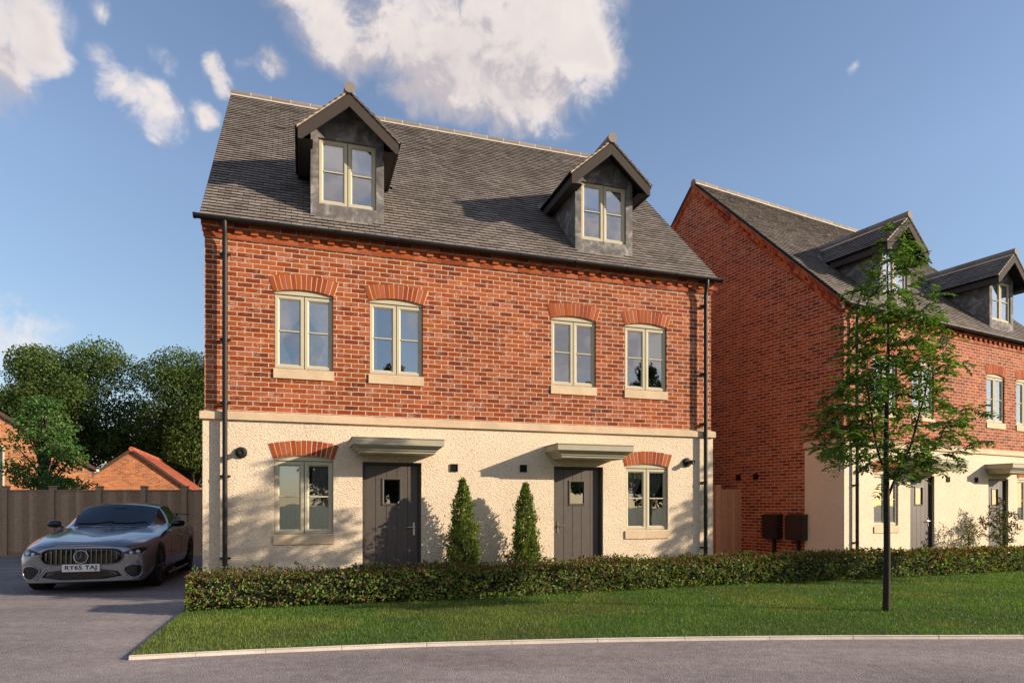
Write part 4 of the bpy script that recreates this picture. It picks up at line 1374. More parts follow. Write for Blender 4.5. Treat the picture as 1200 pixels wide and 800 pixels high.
# gate in the gap between the houses
ga = empty('garden_gate', (5.13, 16.33, 0), .16)
mb = MB(); x = .075; k = 0
while x < .62:
    b = min(x+.098, .64); mb.cbox(x+.0015, b-.0015, -.012, .012, .06, 1.80, .004); x = b
mb.box(.07, .66, -.018, .014, 1.78, 1.82)
mb.box(.615, .66, -.018, .014, .05, 1.80); mb.box(.07, .115, -.018, .014, .05, 1.80)
for z in (.25, .95, 1.55): mb.box(.07,.66,.014,.05,z,z+.1)
mb.build('board_panel', M['gatewood'], ga)
mb = MB(); mb.cbox(-.075, .065, -.07, .07, -.02, 1.93, .006); mb.build('post', M['gatewood'], ga)
mb = MB(); x = -2.35
while x < -.08:
    b = min(x+.11, -.08); mb.cbox(x+.0015, b-.0015, -.012, .012, .06, 1.80, .004); x = b
for z in (.25, .95, 1.55): mb.box(-2.35,-.08,.014,.05,z,z+.1)
mb.build('side_panel', M['gatewood'], ga)
tag(ga, 'brown timber side gate and post in the gap between the two houses', 'gate')

# ------------------------------------------------------------------ houses and garage beyond the fence
M['pantile'] = island_mat('red_clay_tile', [(0,(.30,.075,.04)),(.5,(.38,.10,.055)),(1,(.44,.13,.075))], .8, 30, .2)
M['white_upvc'] = plain('white_fascia', (.72,.70,.66), .5)
def gable_house(name, x, y, rz, half, depth, eave, apex, label, windows=()):
    o = empty(name, (x, y, 0), rz)
    mb = MB()
    mb.face([(-half,0,0),(half,0,0),(half,0,eave),(0,0,apex),(-half,0,eave)])
    mb.face([(half,0,0),(half,depth,0),(half,depth,eave),(half,0,eave)])
    mb.face([(-half,depth,0),(-half,0,0),(-half,0,eave),(-half,depth,eave)])
    mb.face([(half,depth,0),(-half,depth,0),(-half,depth,eave),(0,depth,apex),(half,depth,eave)])
    mb.build('wall', M['bg_brick'], o)
    sl_ = (apex-eave)/half; ln = math.hypot(1, sl_)
    rf = MB()
    ov = .16
    for d in (1,-1):
        org = (d*(half+ov), -.12, eave - sl_*ov + .05)
        H_ = (half+ov)*ln
        tiles(rf, org, (0,1,0), (-d/ln,0,sl_/ln), (d*sl_/ln,0,1/ln), depth+.24, H_, .26, .24, None, .006)
        q = [(d*(half+ov),-.10,eave-sl_*ov+.035),(d*(half+ov),depth+.10,eave-sl_*ov+.035),(0,depth+.10,apex+.035),(0,-.10,apex+.035)]
        rf.face(q if d > 0 else q[::-1])
    roof = rf.build('roof', M['pantile'], o)
    rd = MB()
    n_ = max(3, int(depth/.45))
    for i in range(n_):
        a = -.14 + (depth+.28)*i/n_; b = -.14+(depth+.28)*(i+1)/n_-.01
        rd.lathe((0,a,apex+.03),(0,1,0),[(0,0),(0,.12),(b-a,.12),(b-a,0)],14)
    rd.build('ridge_tile', M['pantile'], roof)
    vg = MB()
    for d in (1,-1):
        q = [(0,apex+.05),(d*(half+ov),eave-sl_*ov+.05),(d*(half+ov),eave-sl_*ov-.06),(0,apex-.07)]
        vg.prism(q if d < 0 else q[::-1], -.13, -.01)
    vg.build('verge', M['board'], o)
    gt = MB()
    for d in (1,-1):
        gt.tube([(d*(half+ov+.05),-.05,eave-sl_*ov-.02),(d*(half+ov+.05),depth+.05,eave-sl_*ov-.02)], .06, 10)
        gt.box(min(d*half, d*(half+ov)), max(d*half,d*(half+ov)), -.02, depth, eave-sl_*ov-.10, eave-sl_*ov-.07)
    gt.build('gutter', M['white_upvc'], o)
    for s0, s1, z0, z1 in windows:
        wm = MB(); wm.ring(s0,s1,z0,z1,[(0,.05),(0,-.02),(.06,-.02),(.06,.03)]); wm.box((s0+s1)/2-.03,(s0+s1)/2+.03,-.015,.03,z0+.05,z1-.05)
        wf = wm.build('window', M['sage'], o)
        pn = MB(); pn.box(s0+.05,s1-.05,-.004,.02,z0+.05,z1-.05); pn.build('pane', M['bg_glass'], wf)
    tag(o, label, 'house' if name != 'garage' else 'garage')
    return o
M['bg_glass'] = plain('dark_window_glass', (.02,.025,.03), .05, spec=.8)
gable_house('garage', -18.6, 32, .35, 2.9, 8.4, 1.95, 4.15, 'small orange brick garage with red tiled roof beyond the fence')
gable_house('brick_house', -21.5, 24.2, .6, 5.0, 9.0, 3.0, 6.3, 'orange brick house with red roof beyond the fence, half hidden by a small tree', [(1.35,2.15,1.9,3.75)])

# ------------------------------------------------------------------ background trees
def clump_tree(name, H, Rr, crown_z, nclump, nleaf, leaf, pal, wts, seed, squash=1.0, taper=0.0):
    r_ = np.random.default_rng(seed)
    t = empty(name)
    nodes = []
    cl = []
    mb = MB()
    mb.tube([(0,0,-.1),(.05,.03,H*.25),(0,.05,H*.6),(.05,0,H*.86)], [H*.028,H*.022,H*.013,H*.004], 10)
    hz = (H-crown_z)/2; cz = (H+crown_z)/2
    for i in range(nclump):
        p = r_.normal(0,1,3); p /= np.linalg.norm(p); q = .35+.65*r_.random()**.5
        f = p[2]*q
        rs = Rr*(1 - taper*(f*.5+.5))
        c = np.array([p[0]*q*rs*.80, p[1]*q*rs*.80, cz + p[2]*q*hz*.84])
        cr = Rr*r_.uniform(.20,.38)*(1-taper*.45*(f*.5+.5))
        cl.append((c, cr))
        z0 = max(crown_z*.7, c[2]-Rr*.5)
        mid = np.array([c[0]*.45, c[1]*.45, (z0*.6+c[2]*.4)])
        mb.tube([(0,0,z0*.9), mid, c], [H*.008,H*.005,H*.002], 5)
    mb.build('trunk', M['bark'], t)
    Ps=[];Os=[];tn=[]
    for k, (c, cr) in enumerate(cl):
        m_ = int(nleaf/nclump*(cr/(Rr*.29))**2)
        d = r_.normal(0,1,(m_,3)); d /= np.linalg.norm(d,axis=1)[:,None]
        lump = 1 + .35*(vnoise(d[:,0]*2+k, d[:,2]*2+d[:,1], 1.5, seed+k)-.5)
        rr = cr*lump*(1-.55*r_.random(m_)**2)
        p = c + d*rr[:,None]*np.array([1.15,1.15,.8*squash])
        Ps.append(p); Os.append(d); tn.append(np.full(m_, r_.normal(0,.16)))
    P = np.concatenate(Ps); O = np.concatenate(Os); T = np.concatenate(tn); n = len(P)
    D = unit(O*.4 + r_.normal(0,.7,(n,3)) + np.array([0,0,-.15])); N = unit(O + r_.normal(0,.6,(n,3)))
    cols = pick_cols(n, pal, wts, .18)*(1+T)[:,None]
    Ln = leaf*r_.uniform(.7,1.3,n)
    V, F, C = leaf_arrays(P, D, N, Ln, Ln*.6, np.clip(cols,.003,1))
    fast_mesh('crown', V, F, M['leaf'], C, t)
    return t
PAL_D = [(.060,.105,.022),(.085,.140,.028),(.045,.076,.018),(.125,.170,.042)]
def put(t, x, y, rz=0, s=1.0, label=None, group=None):
    t.location = (x, y, 0); t.rotation_euler = (0,0,rz); t.scale = (s,)*3
    tag(t, label, 'tree', group)
G = 'large dark trees behind the houses'
BT = clump_tree('broadleaf_tree', 12.6, 4.6, 2.5, 46, 62000, .165, PAL_D, [.35,.3,.2,.15], 41)
put(BT, -28.7, 43, 0, 1.0, 'tallest broad dark tree beyond the fence, above the garage roof', G)
def bt(x, y, rz, s, label):
    c = copy_tree(BT); put(c, x, y, rz, s, label, G)
bt(-33.5, 47, 1.3, .82, 'dense dark tree behind the small bright green tree, left of the tallest')
bt(-20.9, 43, 2.4, .95, 'dark tree rising between the tallest tree and the brick corner of the house')
bt(-38.5, 47, 3.3, .78, 'lower dark tree at the left edge of the treeline')
bt(-15.5, 46, 4.2, .95, 'dark tree mostly hidden behind the left corner of the house')
bt(-24.8, 50, 5.0, .72, 'dark tree filling the gap behind the tallest tree')
BT3 = clump_tree('small_tree', 5.6, 1.95, .9, 46, 9000, .11, [(.070,.155,.036),(.100,.190,.042),(.050,.110,.028)], None, 47, .55, .74)
put(BT3, -15.9, 22.2, 0, 1.0, 'small bright green tree between the fence and the brick house')
CT = clump_tree('conifer_tree', 10.2, 2.1, 1.0, 60, 12000, .22, [(.022,.040,.014),(.032,.052,.018)], None, 61, .7, .85)
put(CT, 9.6, -13.5, 0, 1.0, 'pointed conifer across the road mirrored low in the second upper window', 'conifers across the road mirrored in the upper panes')
for x, y, s, rz, lb in ((26.5,-14.0,1.22,1.0,'tall conifer across the road mirrored in the third upper window'),(31.5,-14.5,1.30,2.6,'tallest conifer across the road mirrored in the fourth upper window')):
    c = copy_tree(CT); put(c, x, y, rz, s, lb, 'conifers across the road mirrored in the upper panes')
# trees across the road, behind the camera: they are what the panes and the car mirror
PAL_R = [(.030,.045,.014),(.045,.060,.016)]
RT = clump_tree('roadside_tree', 7.6, 3.0, .5, 34, 12000, .26, PAL_R, None, 51)
G2 = 'trees across the road mirrored in the windows'
put(RT, -9.5, -13.5, 0, 1.0, 'broad tree across the road mirrored in the lower panes', G2)
for x, y, s, rz, lb in ((18.5,-13,1.0,.4,'broad tree across the road far to the right, mirrored in the right ground window'),(24,-12,.9,5,'tree across the road beyond the right-hand house'),(30,-11,1.0,2.7,'last tree in the row across the road to the right'),(-15.5,-13,.8,2.9,'last tree in the row across the road to the left'),(-3.6,-14.5,.8,1.2,'shorter tree across the road mirrored in the left door glass'), (-.6,-12.6,.9,2.2,'rounded tree across the road opposite the left front door'),
                        (7.5,-14.5,.95,3.0,'tree across the road opposite the right-hand ground window'), (13.5,-14,.8,4.0,'tree across the road opposite the young lawn tree')):
    c = copy_tree(RT); put(c, x, y, rz, s, lb, G2)
# ------------------------------------------------------------------ parked car (local: nose towards -y, x to the viewer's right)
def car_paint():
    m, nt, out = mat_new('grey_metallic_paint'); g = NT(nt)
    tc = g.n('ShaderNodeTexCoord').outputs['Object']
    fl = g.n('ShaderNodeTexVoronoi', {'feature':'F1'}, Vector=tc, Scale=900.0)
    c = g.mix(g.ramp(fl.outputs[1], [(.6,0.0),(1,.25)]), (.25,.26,.30), (.40,.41,.44))
    principled(nt, out, Base_Color=c, Metallic=.80, Roughness=.24, Coat_Weight=1.0, Coat_Roughness=.03)
    return m
M['paint'] = car_paint()
def tinted_mat():
    m, nt, out = mat_new('tinted_glass'); g = NT(nt)
    gl = g.n('ShaderNodeBsdfGlossy', Color=(.9,.95,1), Roughness=.01); tr = g.n('ShaderNodeBsdfTransparent', Color=(.34,.37,.38))
    fr = g.n('ShaderNodeFresnel', IOR=1.55)
    mx = g.n('ShaderNodeMixShader', Fac=g.math('MULTIPLY_ADD', fr.outputs[0], 1.0, .03, clamp=True), i1=tr.outputs[0], i2=gl.outputs[0])
    nt.links.new(mx.outputs[0], out.inputs[0]); return m
M['car_glass'] = tinted_mat()
M['dark_chrome'] = plain('dark_chrome', (.17,.165,.165), .2, 1.0, noise=.02)
M['chrome'] = plain('chrome', (.45,.45,.46), .16, 1.0, noise=.02)
M['gloss_black'] = plain('gloss_black', (.008,.008,.009), .15, spec=.6)
M['rubber'] = plain('tyre_rubber', (.014,.014,.014), .8)
M['alloy'] = plain('dark_alloy', (.09,.09,.095), .3, .85)
M['plate'] = plain('number_plate', (.80,.80,.77), .35, noise=.03)
M['ink'] = plain('plate_letters', (.012,.012,.012), .4)
M['lens'] = plain('lamp_lens', (.42,.46,.50), .06, .25, noise=.1, spec=1.0)
M['seat'] = plain('seat_leather', (.10,.092,.085), .7)

CAR = empty('parked_car', (-6.86, 10.40, 0))
CAR.rotation_euler = (0, 0, .3); CAR.scale = (1, 1, 1.025)
ST = [  # y, ten (x,z) points from bottom centre to top centre, plan sweep
 (0.00,[(0,.185),(.74,.185),(.82,.25),(.83,.42),(.80,.555),(.71,.650),(.53,.705),(.35,.725),(.17,.735),(0,.735)],.16),
 (0.06,[(0,.16),(.80,.165),(.885,.24),(.90,.43),(.885,.575),(.80,.685),(.61,.745),(.40,.77),(.2,.780),(0,.782)],.155),
 (0.22,[(0,.15),(.82,.155),(.93,.25),(.948,.45),(.932,.61),(.855,.735),(.66,.795),(.43,.825),(.2,.828),(0,.822)],.14),
 (0.52,[(0,.15),(.80,.155),(.94,.27),(.965,.48),(.958,.67),(.88,.80),(.68,.845),(.45,.875),(.2,.872),(0,.862)],.08),
 (0.95,[(0,.15),(.82,.155),(.955,.27),(.978,.50),(.972,.73),(.895,.875),(.70,.905),(.47,.928),(.2,.922),(0,.91)],.03),
 (1.40,[(0,.15),(.82,.155),(.955,.26),(.968,.50),(.968,.76),(.905,.90),(.72,.94),(.49,.968),(.22,.962),(0,.95)],0),
 (1.72,[(0,.15),(.82,.155),(.955,.26),(.962,.50),(.966,.78),(.915,.92),(.80,.965),(.62,.995),(.28,1.005),(0,1.005)],0),
 (2.05,[(0,.15),(.82,.155),(.955,.26),(.962,.50),(.966,.79),(.915,.935),(.83,1.00),(.665,1.165),(.31,1.195),(0,1.20)],0),
 (2.42,[(0,.15),(.82,.155),(.955,.26),(.962,.50),(.968,.80),(.915,.945),(.835,1.02),(.635,1.335),(.36,1.392),(0,1.405)],0),
 (2.95,[(0,.15),(.82,.155),(.955,.26),(.962,.50),(.970,.80),(.915,.955),(.835,1.03),(.625,1.385),(.38,1.438),(0,1.452)],0),
 (3.45,[(0,.15),(.82,.155),(.955,.26),(.968,.50),(.978,.81),(.92,.965),(.835,1.04),(.610,1.355),(.37,1.412),(0,1.428)],0),
 (3.95,[(0,.15),(.82,.155),(.955,.27),(.978,.52),(.985,.83),(.925,.98),(.82,1.04),(.575,1.25),(.35,1.305),(0,1.325)],0),
 (4.40,[(0,.17),(.82,.18),(.945,.29),(.970,.54),(.972,.84),(.905,.985),(.78,1.025),(.56,1.105),(.33,1.145),(0,1.16)],0),
 (4.80,[(0,.21),(.78,.22),(.90,.33),(.93,.56),(.925,.83),(.86,.965),(.70,1.01),(.5,1.045),(.3,1.06),(0,1.065)],-.10),
 (4.98,[(0,.27),(.70,.28),(.82,.38),(.85,.56),(.84,.78),(.78,.90),(.62,.95),(.45,.97),(.27,.98),(0,.98)],-.18),
]
V = []; F = []; FM = []
def sect(st):
    y, pts, sw = st
    half = [(x, y + sw*(abs(x)/.9)**2.4 + (.10*max(z-.40,0) if y < .1 else 0), z) for x, z in pts]
    return half + [(-x, yy, z) for x, yy, z in reversed(half[1:-1])]
NP = 18
for s in ST: V += sect(s)
for i in range(len(ST)-1):
    for k in range(NP):
        k2 = (k+1) % NP
        F.append((i*NP+k, i*NP+k2, (i+1)*NP+k2, (i+1)*NP+k))
        kk = k if k < 9 else 17-k              # mirrored segment index
        y0, y1 = ST[i][0], ST[i+1][0]
        mi = 0
        if kk == 6 and 2.0 < y0 < 4.3 and y1 < 4.5: mi = 2            # side glass
        if kk in (7,8) and 1.7 < y0 < 2.4: mi = 1            # windscreen
        if kk in (7,8) and 3.4 < y0 < 4.3: mi = 3            # rear screen
        if kk == 0: mi = 4
        FM.append(mi)
def cap(b, rev):
    q = []
    for k in range(4): q.append((k, k+1, 8-k, 9-k))
    for k in range(4): 
        a, b2, c, d = (0 if k == 0 else NP-k), NP-(k+1), 9+(k+1), 9+k
        q.append((a, d, c, b2))
    for f in q:
        f = tuple(b+i for i in f); F.append(f if not rev else f[::-1]); FM.append(0)
cap(0, False); cap((len(ST)-1)*NP, True)
me = bpy.data.meshes.new('car_shell'); me.from_pydata(V, [], F)
me.polygons.foreach_set('material_index', FM)
for mt in ('paint','car_glass','car_glass','car_glass','gloss_black'): me.materials.append(M[mt])
bm = bmesh.new(); bm.from_mesh(me); bmesh.ops.recalc_face_normals(bm, faces=bm.faces[:])
cl = bm.edges.layers.float.new('crease_edge')
for e in bm.edges:
    fs = [f.material_index for f in e.link_faces]
    if len(fs) == 2 and fs[0] != fs[1]: e[cl] = .55
    a, b = e.verts[0].index, e.verts[1].index
    if a//NP != b//NP and a % NP in (4, 14): e[cl] = .35
    if a//NP != b//NP and a % NP in (7, 11) and a//NP < 6 and b//NP < 7: e[cl] = .45
bm.to_mesh(me); bm.free()
tmp = bpy.data.objects.new('car_shell', me); col.objects.link(tmp)
md = tmp.modifiers.new('s', 'SUBSURF'); md.levels = 3; md.render_levels = 3
WH = [(-.83,.95),(.83,.95),(-.835,3.90),(.835,3.90)]
def cyl_obj(x0, x1, y, z, r):
    mb = MB(); n = 40
    a = [(x0, y+math.cos(2*PI*k/n)*r, z+math.sin(2*PI*k/n)*r) for k in range(n)]; b = [(x1, p[1], p[2]) for p in a]
    mb.mesh(a+b, [tuple(range(n-1,-1,-1)), tuple(range(n,2*n))] + [(k,(k+1)%n,(k+1)%n+n,k+n) for k in range(n)], 0)
    return mb.build('wheel_cut', M['gloss_black'])
dg = bpy.context.evaluated_depsgraph_get()
ev = tmp.evaluated_get(dg); solid = bpy.data.meshes.new_from_object(ev)
bvh = BVHTree.FromPolygons([v.co for v in solid.vertices], [tuple(p.vertices) for p in solid.polygons])
cuts = []
for x, y in WH:
    s = 1 if x > 0 else -1
    c_ = cyl_obj(s*.60, s*1.2, y, .37, .385); cuts.append(c_)
    b_ = tmp.modifiers.new('b', 'BOOLEAN'); b_.operation = 'DIFFERENCE'; b_.object = c_; b_.solver = 'FAST' if 'FAST' in [e.identifier for e in bpy.types.BooleanModifier.bl_rna.properties['solver'].enum_items] else 'EXACT'
dg = bpy.context.evaluated_depsgraph_get(); dg.update()
cutm = bpy.data.meshes.new_from_object(tmp.evaluated_get(dg))
bpy.data.objects.remove(tmp)
for c_ in cuts: bpy.data.objects.remove(c_)
# split into body and glazing parts
def part_from(name, src, idx, mat):
    bm = bmesh.new(); bm.from_mesh(src)
    bmesh.ops.delete(bm, geom=[f for f in bm.faces if f.material_index not in idx], context='FACES')
    m2 = bpy.data.meshes.new(name); bm.to_mesh(m2)
    bm.free()
    m2.materials.clear()
    for mt in (mat if isinstance(mat, list) else [mat]): m2.materials.append(mt)
    for p in m2.polygons: p.use_smooth = True
    if not isinstance(mat, list): m2.polygons.foreach_set('material_index', [0]*len(m2.polygons))
    o = bpy.data.objects.new(name, m2); col.objects.link(o); o.parent = CAR
    return o
body = part_from('body', cutm, {0,4,5}, [M['paint'],M['paint'],M['paint'],M['paint'],M['gloss_black'],M['gloss_black']])
ws = part_from('windscreen', cutm, {1}, M['car_glass']); sg = part_from('side_window', cutm, {2}, M['car_glass']); rs = part_from('rear_screen', cutm, {3}, M['car_glass'])

def front_y(x, z, default=.3):
    h = bvh.ray_cast(Vector((x, -2, z)), Vector((0,1,0)))
    return h[0].y if h[0] is not None and h[0].y < 2 else default
def patch(outline, off, m, mb, rings=5, dome=0.0, thick=.02):
    """an outline in (x,z) laid over the nose, raised by off"""
    cx = sum(p[0] for p in outline)/len(outline); cz = sum(p[1] for p in outline)/len(outline)
    n = len(outline); V = []; F_ = []
    V.append((cx, front_y(cx,cz)-off-dome, cz))
    for r in range(1, rings+1):
        k = r/rings
        for x, z in outline:
            xx, zz = cx+(x-cx)*k, cz+(z-cz)*k
            V.append((xx, front_y(xx,zz)-off-dome*(1-k*k), zz))
    for i in range(n): F_.append((0, 1+i, 1+(i+1)%n))
    for r in range(rings-1):
        for i in range(n):
            a = 1+r*n+i; b = 1+r*n+(i+1)%n
            F_.append((a, a+n, b+n, b))
    b0 = len(V)
    for x, z in outline: V.append((x, front_y(x,z)+thick, z))
    for i in range(n): F_.append((1+(rings-1)*n+i, b0+i, b0+(i+1)%n, 1+(rings-1)*n+(i+1)%n))
    mb.mesh(V, F_, m, True)
def dense(pts, step=.03):
    o = []
    for (a, b) in zip(pts, pts[1:]+pts[:1]):
        n = max(1, int(math.hypot(b[0]-a[0], b[1]-a[1])/step))
        for i in range(n): o.append((a[0]+(b[0]-a[0])*i/n, a[1]+(b[1]-a[1])*i/n))
    return o
def smooth_closed(pts, it=2):
    for _ in range(it):
        o = []
        for (a, b) in zip(pts, pts[1:]+pts[:1]):
            o.append((a[0]*.75+b[0]*.25, a[1]*.75+b[1]*.25)); o.append((a[0]*.25+b[0]*.75, a[1]*.25+b[1]*.75))
        pts = o
    return pts
def edge_tube(outline, off, rad, m, mb):
    P = [(x, front_y(x,z)-off, z) for x, z in outline]; P.append(P[0]); 
    mb.tube(P, rad, 8, m, cap=False)

# grille
GO = smooth_closed([(-.60,.595),(-.53,.475),(-.40,.455),(.40,.455),(.53,.475),(.60,.595),(.52,.685),(.37,.700),(-.37,.700),(-.52,.685)], 2)
mb = MB(); patch(dense(GO,.04), .006, 0, mb, 5)
gr = mb.build('grille', M['gloss_black'], CAR)
mb = MB(); edge_tube(dense(GO,.04), .010, .011, 0, mb); mb.build('grille_surround', M['dark_chrome'], gr)
mb = MB()
for i in range(17):
    x = -.56 + i*.07
    if abs(x) < .02: continue
    zt = .692 if abs(x) < .38 else .692 - (abs(x)-.38)*.42
    zb = .462 if abs(x) < .42 else .462 + (abs(x)-.42)*.75
    P = []
    for j in range(6):
        z = zb+(zt-zb)*j/5; P.append((x, front_y(x,z)-.020, z))
    mb.tube(P, .0125, 8)
mb.build('slat', M['dark_chrome'], gr)
# round emblem: ring with three-pointed star
mb = MB(); ez = .578; ey = front_y(0, ez)-.030
n = 32; rr = .098
mb.tube([(rr*math.cos(2*PI*k/n), ey+.10*(rr*math.sin(2*PI*k/n)), ez+rr*math.sin(2*PI*k/n)) for k in range(n+1)], .0095, 8, 0, cap=False)
for k in range(3):
    a = PI/2 + k*2*PI/3
    t = (math.cos(a)*rr, math.sin(a)*rr); l = (math.cos(a+PI/3)*.017, math.sin(a+PI/3)*.017); r2 = (math.cos(a-PI/3)*.017, math.sin(a-PI/3)*.017)
    P = lambda q, d: (q[0], ey+.10*q[1]-d, ez+q[1])
    mb.mesh([P((0,0),.022), P(l,.004), P(t,.004), P(r2,.004)], [(0,3,2),(0,2,1)], 0)
mb.lathe((0,ey+.004,ez),(0,-1,.1),[(0,rr-.006),(.002,rr-.01),(.002,0)],28,1)
mb.build('emblem', [M['chrome'],M['gloss_black']], gr)
# lower centre intake, side intakes, splitter
mb = MB()
LO = smooth_closed([(-.60,.225),(.60,.225),(.46,.385),(-.46,.385)], 1)
patch(dense(LO,.05), .005, 0, mb, 4)
it = mb.build('air_intake', M['gloss_black'], CAR)
for s in (-1,1):
    mb = MB()
    SO = smooth_closed([(s*.56,.375),(s*.68,.445),(s*.82,.435),(s*.85,.33),(s*.80,.235),(s*.68,.225)], 2)
    if s < 0: SO = SO[::-1]
    patch(dense(SO,.04), .004, 0, mb, 4)
    ai = mb.build('air_intake', M['gloss_black'], CAR)
    mb = MB()
    for j in range(4):
        z = .275+j*.034
        mb.tube([(s*(.61+.04*t), front_y(s*(.61+.04*t),z)-.008, z) for t in range(5)], .004, 5)
    for j in range(4):
        x = s*(.63+j*.042); mb.tube([(x, front_y(x,zz)-.008, zz) for zz in (.265,.31,.35,.395)], .004, 5)
    mb.build('mesh_grid', M['alloy'], ai)
    mb = MB()
    edge_tube(dense(SO,.04), .010, .012, 0, mb)
    mb.build('intake_surround', M['paint'], ai)
    mb = MB()
    P = [(s*.42,.415),(s*.50,.405),(s*.58,.31),(s*.64,.225),(s*.76,.205)]
    mb.tube([(x, front_y(x,z)-.010, z) for x, z in P], .008, 8); mb.build('trim_strip', M['chrome'], ai)
mb = MB()
P = [(x, front_y(x,.205)-.03, .195) for x in np.linspace(-.80,.80,25)]
for a, b in zip(P, P[1:]):
    q = [(a[0],a[1],a[2]),(b[0],b[1],b[2]),(b[0],b[1]+.12,b[2]),(a[0],a[1]+.12,a[2])]
    t_ = [(x,y,z+.022) for x,y,z in q]
    mb.mesh(q+t_, [(0,3,2,1),(4,5,6,7),(0,1,5,4),(2,3,7,6)], 0)
mb.build('front_splitter', M['paint'], CAR)
# headlights
for s in (-1,1):
    HO = [(s*.575,.640),(s*.60,.598),(s*.72,.578),(s*.835,.590),(s*.87,.640),(s*.872,.70),(s*.80,.708),(s*.68,.672)]
    HO = smooth_closed(HO, 2)
    if s < 0: HO = HO[::-1]
    mb = MB(); patch(dense(HO,.03), .005, 0, mb, 5)
    hl = mb.build('headlight', M['gloss_black'], CAR)
    mb = MB()
    for hx, hz, r in ((.685,.622,.030),(.775,.632,.036)):
        c_ = (s*hx, front_y(s*hx,hz)-.006, hz)
        mb.lathe(c_, (s*.35,-1,.15), [(0,r),(.008,r*.96),(.016,r*.6),(.018,0)], 18)
    mb.build('lamp_lens', M['lens'], hl)
    mb = MB(); P = [(.60,.610),(.66,.592),(.74,.586),(.83,.598),(.862,.640)]
    mb.tube([(s*x, front_y(s*x,z)-.012, z) for x, z in P], .007, 6); mb.build('light_strip', M['lens'], hl)
# bonnet shut line
mb = MB()
P = [(x, front_y(x,.742-.045*abs(x)**2)-.001, .742-.045*abs(x)**2) for x in np.linspace(-.66,.66,30)]
mb.tube(P, .004, 5); mb.build('shut_line', M['gloss_black'], CAR)
# number plate
mb = MB(); pz = .405; py = min(front_y(.24,pz), front_y(0,pz)) - .030
mb.cbox(-.262, .262, py, py+.028, pz-.058, pz+.058, .005)
pl = mb.build('number_plate', M['plate'], CAR)
fc = bpy.data.curves.new('plate_text', 'FONT'); fc.body = 'RY65 TAJ'; fc.size = .108; fc.align_x = 'CENTER'; fc.align_y = 'CENTER'; fc.extrude = .0015; fc.offset = .0026; fc.space_character = 1.06
fo = bpy.data.objects.new('plate_text', fc); col.objects.link(fo)
dg = bpy.context.evaluated_depsgraph_get(); dg.update()
tm = bpy.data.meshes.new_from_object(fo.evaluated_get(dg)); bpy.data.objects.remove(fo)
xs = [v.co.x for v in tm.vertices]; ys = [v.co.y for v in tm.vertices]
sx = .44/(max(xs)-min(xs)); sy = .086/(max(ys)-min(ys)); mx_, my_ = (max(xs)+min(xs))/2, (max(ys)+min(ys))/2
for v in tm.vertices: v.co = ((v.co.x-mx_)*sx, py-.0005-v.co.z, pz+(v.co.y-my_)*sy)
tm.materials.clear(); tm.materials.append(M['ink'])
to = bpy.data.objects.new('registration_lettering', tm); col.objects.link(to); to.parent = pl
# mirrors, wipers, door handles, shut lines
def side_x(y, z):
    h = bvh.ray_cast(Vector((2.5, y, z)), Vector((-1,0,0)))
    return h[0].x if h[0] is not None else .96
for s in (-1,1):
    mb = MB()
    n = 12; V=[];F_=[]
    rings = [(0,.012,.02),(.02,.05,.055),(.08,.062,.068),(.16,.058,.064),(.215,.04,.05),(.235,.012,.02)]
    for d, ry, rz_ in rings:
        for k in range(n):
            a = 2*PI*k/n; V.append((s*(.915+d), 2.08+math.cos(a)*ry*1.25+d*.12, 1.045+math.sin(a)*rz_))
    for i in range(len(rings)-1):
        for k in range(n): F_.append((i*n+k, i*n+(k+1)%n, (i+1)*n+(k+1)%n, (i+1)*n+k))
    F_.append(tuple(range(n))); F_.append(tuple(range((len(rings)-1)*n, len(rings)*n)))
    mb.mesh(V, F_, 0, True)
    mb.tube([(s*.88,2.10,.965),(s*.93,2.09,1.0),(s*.97,2.09,1.03)], .018, 8)
    mb.build('wing_mirror', M['gloss_black'], CAR)
    for y in (2.62, 3.52):
        mb = MB(); xx = s*(side_x(y,.80)+.012)
        mb.tube([(xx-s*.012,y,.80),(xx+s*.012,y+.03,.802),(xx+s*.012,y+.17,.806),(xx-s*.012,y+.20,.806)], .010, 8)
        mb.build('door_handle', M['chrome'], CAR)
    mb = MB()
    for y in (1.86, 2.82, 3.52):
        mb.tube([(s*(side_x(y+.02*j,z)+.0005), y+.02*j*(1 if y>3 else 0), z) for j, z in enumerate((.30,.45,.60,.75,.86,.92))], .0035, 4)
    mb.build('door_line', M['gloss_black'], CAR)
    mb = MB(); mb.tube([(s*.968,1.45,.165),(s*.975,2.4,.16),(s*.975,3.4,.17)], .03, 8); mb.build('sill_strip', M['gloss_black'], CAR)
    mb = MB(); P = [(1.95,1.035),(2.42,1.345),(2.95,1.395),(3.45,1.365),(3.95,1.262),(4.3,1.14)]
    # bright window-frame strip at the base of the glass
    mb.tube([(s*(side_x(y,z)+.002),y,z) for y,z in ((2.0,.985),(2.42,.998),(2.95,1.01),(3.45,1.018),(3.95,1.018),(4.25,1.01))], .007, 6)
    mb.build('window_strip', M['chrome'], CAR)
